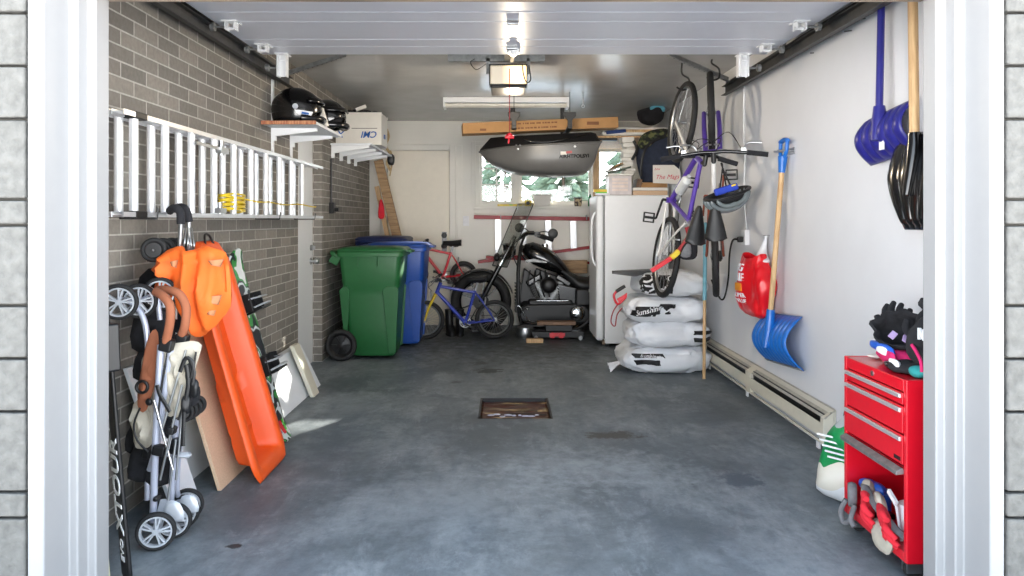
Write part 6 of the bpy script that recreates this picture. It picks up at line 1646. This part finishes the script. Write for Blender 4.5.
# ---- tool cabinet
def tool_chest():
    x0, x1, y0, y1, z0, z1 = 1.372, 1.70, 2.46, 2.915, .062, .692
    t = T('tool_cabinet', 'red rolling tool cabinet with three drawers beside the right jamb', 'tool cabinet', (1.53, 2.69, 0))
    w = .02
    b = MB().bb(x0, x1, y0, y0+w, z0, z1).bb(x0, x1, y1-w, y1, z0, z1).bb(x1-w, x1, y0+w, y1-w, z0, z1).bb(x0, x1, y0+w, y1-w, z0, z0+.035).bb(x0+.0, x1-w, y0+w, y1-w, z1-.045, z1-.002).bb(x0+.012, x1-w, y0+w, y1-w, .372, .382)
    t.p('cabinet_body', b, 'red', bevel=.004)
    t.p('lock', MB().cyl((x0-.004, (y0+y1)/2, z1-.024), (x0+.002, (y0+y1)/2, z1-.024), .010), 'steel', smooth=40)
    for za, zb_, zh in ((.602, .643, .632), (.502, .596, .583), (.395, .496, .483)):
        d = t.p('drawer', MB().bb(x0-.002, x0+.25, y0+w+.004, y1-w-.004, za, zb_), 'red', bevel=.003)
        t.p('drawer_pull', MB().bb(x0-.012, x0-.002, y0+w+.006, y1-w-.006, zh-.008, zh+.008), 'alu', sub=d, bevel=.003)
    t.p('drop_tray', MB().prism([(x0-.002, y0+w, .385), (x0-.025, y0+w, .374), (x0-.025, y0+w, .360), (x0+.01, y0+w, .365)], (0, y1-y0-2*w, 0)), 'dullsteel', bevel=.002)
    t.p('name_badge', MB().bb(x0-.0035, x0-.002, y0+.035, y0+.075, .405, .418), 'black')
    for x in (x0+.04, x1-.04):
        for y in (y0+.04, y1-.04):
            b = MB().bb(x-.025, x+.025, y-.018, y-.013, .02, z0).bb(x-.025, x+.025, y+.013, y+.018, .02, z0).bb(x-.03, x+.03, y-.02, y+.02, z0-.005, z0); c = t.p('caster', b, 'steel')
            t.p('caster_wheel', MB().cyl((x, y-.011, .026), (x, y+.011, .026), .026), 'rubber', sub=c, smooth=40)
    return x0, x1, y0, y1, z1
tx0, tx1, ty0, ty1, tz1 = tool_chest()
def C(px, py, X): Yd = F*X/(px-CX); return V((X, Yd, CAMZ-(py-CY)*Yd/F))
# inside the open bay
bz = .098
b = MB().pillow([(-.055, -.02), (.055, -.022), (.06, .012), (.02, .02), (-.05, .018)], (1.44, 2.82, .196), (-.15, 1, 0), (0, 0, 1), (-1, 0, 0), .03); b.cyl((1.47, 2.80, bz), (1.47, 2.80, .19), .03)
t = T('sanding_block', 'blue handheld tool in the open bay of the red cabinet', 'tool', (1.45, 2.8, bz)); t.p('tool_body', b, 'ltblueplastic', smooth=60); t.p('tool_pad', MB().box((1.45, 2.80, bz+.012), (.07, .13, .02)), 'black', bevel=.004)
b = MB().lathe((1.47, 2.60, bz), (0, 0, 1), [(0, 0), (.045, 0), (.047, .05), (.044, .115), (.02, .12), (.018, .12), (0, .12)], n=30); t = T('paper_roll', 'white paper roll standing in the cabinet bay near the right jamb', 'roll', (1.47, 2.6, bz)); t.p('roll', b, 'inkwhite', smooth=50); t.p('roll_core', MB().cyl((1.47, 2.60, bz+.119), (1.47, 2.60, bz+.122), .018), 'card')
b = MB().bar((1.40, 2.66, .25), (1.44, 2.58, .30), .018, .008); b = MB().box((1.405, 2.61, .235), (.01, .06, .018), (28, 0, 0)).cyl((1.41, 2.56, bz), (1.41, 2.60, .23), .005, n=8)
solo('white_tag_tool', b, 'inkwhite', 'small white tagged stick poking up in the cabinet bay', 'stick')
def glove(name, O, U, W, Nn, m, label, L=.16, curl=.35, seed=0, cuff='beigecloth'):
    t = T(name, label, 'glove', V(O))
    U, W, Nn = V(U).normalized()*1.25, V(W).normalized()*1.25, V(Nn).normalized()*1.2; O = V(O)
    b = MB(); b.pillow([(-.045, -.05), (.045, -.05), (.05, .04), (.0, .055), (-.05, .04)], O, U, W, Nn, .022, amp=.012, seed=seed)
    t.p('palm', b, m, smooth=60)
    b = MB()
    for i in range(4):
        x = -.036+i*.024; l = (.060, .072, .068, .052)[i]; p0 = O+U*x+W*.03; p1 = p0+W*l*.6+Nn*l*.12; p2 = p0+W*l*.95-Nn*l*curl
        b.tube([p0, p1, p2], [.013, .0135, .010], 10, k=4)
    t.p('fingers', b, m, smooth=60)
    b = MB().tube([O-U*.03-W*.01, O-U*.065+W*.02+Nn*.01, O-U*.075+W*.05], [.015, .014, .011], 10, k=4); t.p('thumb', b, m, smooth=60)
    b = MB(); b.pillow([(-.05, -.10), (.055, -.10), (.048, -.04), (-.045, -.04)], O, U, W, Nn, .024, amp=.01, seed=seed+1); t.p('cuff', b, cuff, smooth=60)
glove('work_glove', (1.385, 2.745, .155), (.3, .55, -.75), (-.45, -.75, -.15), (-.8, .3, .5), 'redcloth', 'left red work glove with pale cuff drooping over the cabinet bottom lip', seed=2)
glove('work_glove', (1.385, 2.625, .145), (.35, .6, -.65), (-.30, -.85, -.25), (-.8, .2, .5), 'redcloth', 'right red work glove nearer the jamb in the cabinet bay', seed=6)
b = MB(); b.pillow([(-.075, .03), (.06, .04), (.08, -.01), (.03, -.06), (-.05, -.045)], (1.365, 2.60, .10), (.1, 1, .0), (0, 0, 1), (-1, 0, .2), .02, amp=.02, seed=7); solo('cloth_rag', b, 'beigecloth', 'pale rag hanging over the cabinet bottom lip', 'rag', smooth=60)
b = MB(); b.tube([(1.40, 2.80, .21), (1.375, 2.74, .215), (1.37, 2.66, .185), (1.38, 2.56, .15), (1.40, 2.49, .13)], .016, 10, k=6, flat=.45); solo('grey_strap', b, 'greycloth', 'grey webbing strap lying across the gloves in the cabinet', 'strap', smooth=60)
b = MB(); b.ring((1.372, 2.845, .155), (.9, -.4, 0), .04, .008, n=26, m=8, flat=2); b.tube([(1.355, 2.86, .13), (1.338, 2.87, .08), (1.345, 2.86, .04), (1.36, 2.83, .06)], .010, 8, k=5); b.tube([(1.36, 2.80, .13), (1.34, 2.79, .08), (1.345, 2.77, .06)], .010, 8, k=4)
solo('looped_strap', b, 'greycloth', 'looped grey strap spilling from the left of the cabinet bay', 'strap', smooth=60)
# pile of winter gear on top
TZ = tz1+.001
def lump(name, label, cat, c, r, m, seed, amp=.02, parts=(), fr=16):
    b = MB(); b.ball((0, 0, 0), r, 30, 18)
    for k in range(len(b.v)):
        v = b.v[k]; d = v.normalized() if v.length > 1e-6 else v; v = v+d*(amp*noise.noise(v*fr+V((seed, 0, 0)))+amp*.4*noise.noise(v*fr*2.6+V((0, seed, 0)))); v = v+V(c); v.z = max(v.z, TZ); b.v[k] = v
    t = T(name, label, cat, (c[0], c[1], TZ)); t.p('body', b, m, smooth=70)
    return t
# open cap: rim opening facing the viewer
t = T('winter_hat', 'black padded hat lying open on the left of the cabinet top', 'hat', (1.53, 2.72, TZ+.05))
_z = V((-.50, -.62, .60)).normalized(); _x = V((.78, -.63, 0)).normalized(); mx = basis((1.50, 2.72, TZ+.118), _x, _z.cross(_x))
b = MB(); b.lathe((0, 0, 0), (0, 0, 1), [(.02, -.075), (.06, -.07), (.088, -.03), (.098, .02), (.102, .035), (.094, .042), (.084, .03), (.075, -.02), (.05, -.05), (.0, -.055)], n=36)
for k in range(len(b.v)): v = b.v[k]; v = v+v.normalized()*.022*noise.noise(v*24); v.y *= .80; b.v[k] = mx@v; b.v[k].z = max(b.v[k].z, TZ)
t.p('hat_body', b, 'blackcloth', smooth=70)
b = MB()
for a in range(2): b.box(mx@V((-.03+.045*a, -.01-.012*a, .0)), (.034, .022, .006), (40, -30, 30+20*a))
t.p('care_label', b, mat('lilac_label', (196, 170, 216), .6), label='lilac labels')
lump('knit_scarf', 'blue, white and magenta patterned cloth under the black hat', 'scarf', (1.485, 2.715, TZ+.035), (.065, .115, .034), None or 'pink', 4, .02)
b = MB(); b.pillow([(-.09, -.012), (.09, -.015), (.095, .014), (.0, .022), (-.09, .016)], (1.425, 2.72, TZ+.062), (.12, 1, 0), (0, 0, 1), (-1, .1, .3), .016, amp=.012, seed=2)
b.m = 1; b.pillow([(-.05, -.014), (.03, -.012), (.02, .012), (-.045, .016)], (1.415, 2.70, TZ+.058), (.12, 1, 0), (0, 0, 1), (-1, .1, .3), .018, amp=.012, seed=8)
solo('patterned_mitten', b, ['ltblueplastic', 'inkwhite'], 'blue and white mitten tucked below the black hat rim', 'mitten', smooth=60)
lump('dark_mitten', 'black mitten pile at the front edge of the cabinet top', 'mitten', (1.46, 2.57, TZ+.02), (.07, .075, .024), 'blackcloth', 7, .02)
lump('ski_goggles', 'black goggles lying on the cabinet top below the mask', 'goggles', (1.42, 2.62, TZ+.018), (.03, .06, .018), 'blackgloss', 9, .008)
t = lump('ski_mask', 'black mask with white letter beside the right jamb on the cabinet', 'mask', (1.50, 2.53, TZ+.11), (.07, .085, .10), 'blackcloth', 12, .015, fr=12)
b = MB(); text(b, 'N', .055, C(922, 335, 1.425), V((0, -1, 0)), V((0, 0, 1)), ext=.01); t.p('lettering', b, 'inkwhite')
b = MB().tube([C(912, 345, 1.42), C(917, 353, 1.415), C(921, 362, 1.41), C(922, 372, 1.41)], .006, 8, k=4); t.p('pink_piping', b, 'pink', smooth=50)
glove('winter_glove', (1.56, 2.80, TZ+.105), (.5, -.85, 0), (-.3, .2, .93), (-.8, -.5, 0), 'blackcloth', 'black winter glove with fingers up at the left top of the pile', seed=11, cuff='blackcloth')
glove('winter_glove', (1.55, 2.64, TZ+.115), (.5, -.85, 0), (.1, -.35, .93), (-.8, -.5, 0), 'blackcloth', 'black winter glove with fingers up in the middle of the pile', seed=14, cuff='blackcloth')
b = MB(); b.pillow([(-.05, -.02), (.05, -.02), (.055, .012), (.0, .022), (-.05, .015)], (1.415, 2.655, TZ+.045), (.12, 1, 0), (0, 0, 1), (-1, 0, .3), .016, amp=.014, seed=12); solo('magenta_mitten', b, 'pink', 'magenta mitten poking out over the cabinet front edge', 'mitten', smooth=60)
b = MB(); b.pillow([(-.035, -.012), (.035, -.014), (.03, .012), (-.03, .014)], (1.405, 2.60, TZ+.03), (.12, 1, 0), (0, 0, 1), (-1, 0, .3), .014, amp=.01, seed=13); solo('white_wristband', b, 'inkwhite', 'small white cuff beside the black goggles on the cabinet', 'cuff', smooth=60)
lump('teal_mitten', 'teal mitten at the right end of the cabinet top', 'mitten', (1.44, 2.50, TZ+.02), (.03, .035, .02), 'teal', 15, .008)
lump('black_glove', 'black glove on top of the pile at the right jamb', 'glove', (1.52, 2.52, TZ+.235), (.045, .05, .035), 'blackcloth', 21, .03, fr=24)
lump('white_paper', 'crumpled white paper at the left end of the cabinet top', 'paper', (1.50, 2.86, TZ+.008), (.06, .035, .010), 'cardwhite', 24, .006)
b = MB().cyl((1.66, 2.74, 0), (1.73, 2.74, .97), .012); 
b = MB().cyl((1.725, 2.50, .0), (1.735, 2.465, 1.08), .012)
solo('red_pole', b, 'red', 'thin red pole standing behind the red cabinet by the jamb', 'pole', smooth=40)

# ---- soil bag
t = T('soil_bag', 'green and cream plastic soil bag slumped between heater and red cabinet', 'bag', (1.53, 3.13, 0))
b = MB(); ol = [(-.15, 0), (.15, 0), (.19, .10), (.18, .24), (.12, .35), (.05, .46), (.03, .52), (-.01, .50), (-.05, .40), (-.13, .30), (-.17, .18), (-.18, .08)]
O = V((1.535, 3.12, .0)); U = V((.62, -.78, 0)).normalized(); Nn = V((-.78, -.62, 0)).normalized()
b.pillow(ol, O, U, (0, 0, 1), Nn, .09, back=.08, amp=.05, fr=8, rings=12, seed=4)
for v in b.v: v.z = max(v.z, .002)
def soilmat():
    m, nt, bs = base_mat('printed_soil_bag'); g = N(nt, 'ShaderNodeNewGeometry'); sp = N(nt, 'ShaderNodeSeparateXYZ'); nt.links.new(g.outputs['Position'], sp.inputs[0])
    nz = N(nt, 'ShaderNodeTexNoise'); nz.inputs['Scale'].default_value = 7; nt.links.new(g.outputs['Position'], nz.inputs[0])
    zz = math_node(nt, 'ADD', sp.outputs['Z'], math_node(nt, 'MULTIPLY', nz.outputs['Fac'], .10)); 
    uu = math_node(nt, 'ADD', math_node(nt, 'MULTIPLY', sp.outputs['X'], .62), math_node(nt, 'MULTIPLY', sp.outputs['Y'], -.78))
    zz = math_node(nt, 'ADD', zz, math_node(nt, 'MULTIPLY', math_node(nt, 'ADD', uu, 1.478), -.35))
    c = mix_col(nt, math_node(nt, 'GREATER_THAN', zz, .245), lin((222, 216, 202)), lin((24, 138, 76)))
    c = mix_col(nt, math_node(nt, 'LESS_THAN', zz, .16), c, lin((232, 234, 236)))
    c = mix_col(nt, math_node(nt, 'GREATER_THAN', zz, .43), c, lin((170, 176, 176)))
    nt.links.new(c, bs.inputs['Base Color']); bs.inputs['Roughness'].default_value = .35
    return m
t.p('bag_film', b, soilmat(), smooth=70)
b = MB()
for i in range(5): b.box(O+U*(-.09+.012*i)+Nn*.094+V((0, 0, .30-.022*i)), (.10, .006, .007), (0, 0, math.degrees(math.atan2(U.y, U.x))))
t.p('white_stripes', b, 'inkwhite')
b = MB()
for s, w0, sz, u in (('MARTIN', .10, .04, .10),):
    text(b, s, sz, O+U*u+Nn*.092+V((0, 0, w0)), V((0, 0, 1)), -U, ext=.012)
for i in range(6): b.box(O+U*(.02)+Nn*.096+V((0, 0, .06+.008*i)), (.05, .006, .004), (0, 0, math.degrees(math.atan2(U.y, U.x))))
t.p('printed_text', b, 'ink')
b = MB(); b.pillow([(-.025, .0), (.025, .0), (.03, .30), (.015, .41), (-.01, .42), (-.03, .30)], (1.60, 3.34, .004), (0, 1, 0), (0, 0, 1), (-1, 0, 0), .02, amp=.02); solo('black_sheath', b, 'black', 'black sheath standing between the heater end and the soil bag', 'sheath', smooth=60)
# ================================================================ OUTSIDE, LIGHT, CAMERA
def conifer(x, y, h, r, label, seed):
    t = T('conifer_tree', label, 'tree', (x, y, -.2), group='trees beyond the back window')
    t.p('trunk', MB().cyl((x, y, -.2), (x, y, h*.9), .10, .02), 'bark', smooth=50)
    rr = random.Random(seed); b = MB()
    for i in range(230):
        q = rr.random()**.8; z = .3+q*(h-.3); rad = r*(1-q)**.8*rr.uniform(.5, 1); a = rr.uniform(0, 2*PI); c = V((x+rad*math.cos(a), y+rad*math.sin(a), z)); s = rr.uniform(.16, .34)
        d = V((math.cos(a), math.sin(a), -.35)); 
        b.tube([c-d*s, c, c+d*s], [.02, s*.42, .01], 6)
    t.p('foliage', b, M['leaf'], smooth=80)
for i, (x, y, h, r) in enumerate(((-2.4, 18, 4.4, 1.6), (.0, 23, 3.8, 1.9), (1.5, 18.5, 3.3, 1.5), (4.2, 23, 4.4, 2.0), (6.0, 18.5, 4.2, 1.7))):
    conifer(x, y, h, r, ['leftmost dark conifer seen through the back window', 'second conifer from the left beyond the back window', 'middle conifer beyond the picture pane', 'fourth conifer from the left beyond the window', 'rightmost conifer beyond the window'][i], i)

# unseen slab added behind the back wall to cut the sun to a sliver
t = T('sun_blocker', 'unseen flat slab added behind the garage to narrow the sunlight', 'sun blocker', (0, 9.8, 2.46))
t.p('blocker_slab', MB().bb(-4, 5, 8.72, 11.02, 2.46, 2.54), 'oldwood')
w = bpy.data.worlds.new('World'); bpy.context.scene.world = w; w.use_nodes = True
nt = w.node_tree; bg = nt.nodes['Background']
tcw = nt.nodes.new('ShaderNodeTexCoord'); spw = nt.nodes.new('ShaderNodeSeparateXYZ'); nt.links.new(tcw.outputs['Generated'], spw.inputs[0])
rw = nt.nodes.new('ShaderNodeValToRGB'); mrw = nt.nodes.new('ShaderNodeMapRange'); mrw.inputs[1].default_value = -1; nt.links.new(spw.outputs['Z'], mrw.inputs[0]); nt.links.new(mrw.outputs[0], rw.inputs[0])
ew = rw.color_ramp.elements; ew[0].position = .30; ew[0].color = (.85, .83, .80, 1); ew[1].position = .58; ew[1].color = (.34, .40, .46, 1)
q_ = ew.new(.465); q_.color = (2.0, 1.96, 1.9, 1); q_ = ew.new(.515); q_.color = (1.3, 1.3, 1.3, 1); q_ = ew.new(.9); q_.color = (.26, .33, .42, 1)      # sunlit open ground below the horizon, hazy sky above
nt.links.new(rw.outputs[0], bg.inputs['Color']); bg.inputs['Strength'].default_value = 9.0
sun = bpy.data.lights.new('sun', 'SUN'); sun.energy = 25; sun.angle = .01; sun.color = (1, .93, .82)
so = bpy.data.objects.new('sun', sun); COL.objects.link(so)
SD = V((.585, 1, .359))
so.rotation_euler = SD.to_track_quat('Z', 'Y').to_euler()
lamp = bpy.data.lights.new('opener_bulb', 'POINT'); lamp.energy = 36; lamp.color = (1, .84, .62); lamp.shadow_soft_size = .03
lo = bpy.data.objects.new('opener_bulb', lamp); lo.location = (.06, 5.19, 2.10); COL.objects.link(lo)

cam = bpy.data.cameras.new('camera'); co = bpy.data.objects.new('camera', cam); COL.objects.link(co)
co.location = (0, 0, CAMZ); co.rotation_euler = (PI/2, 0, 0)
cam.sensor_width = 36; cam.lens = 36*F/1024; cam.shift_x = (512-CX)/1024; cam.shift_y = -(288-CY)/1024; cam.clip_start = .05; cam.clip_end = 200
sc = bpy.context.scene; sc.camera = co
sc.view_settings.view_transform = 'Standard'; sc.view_settings.look = 'None'; sc.view_settings.gamma = 1; sc.view_settings.use_curve_mapping = False
sc.view_settings.exposure = 0
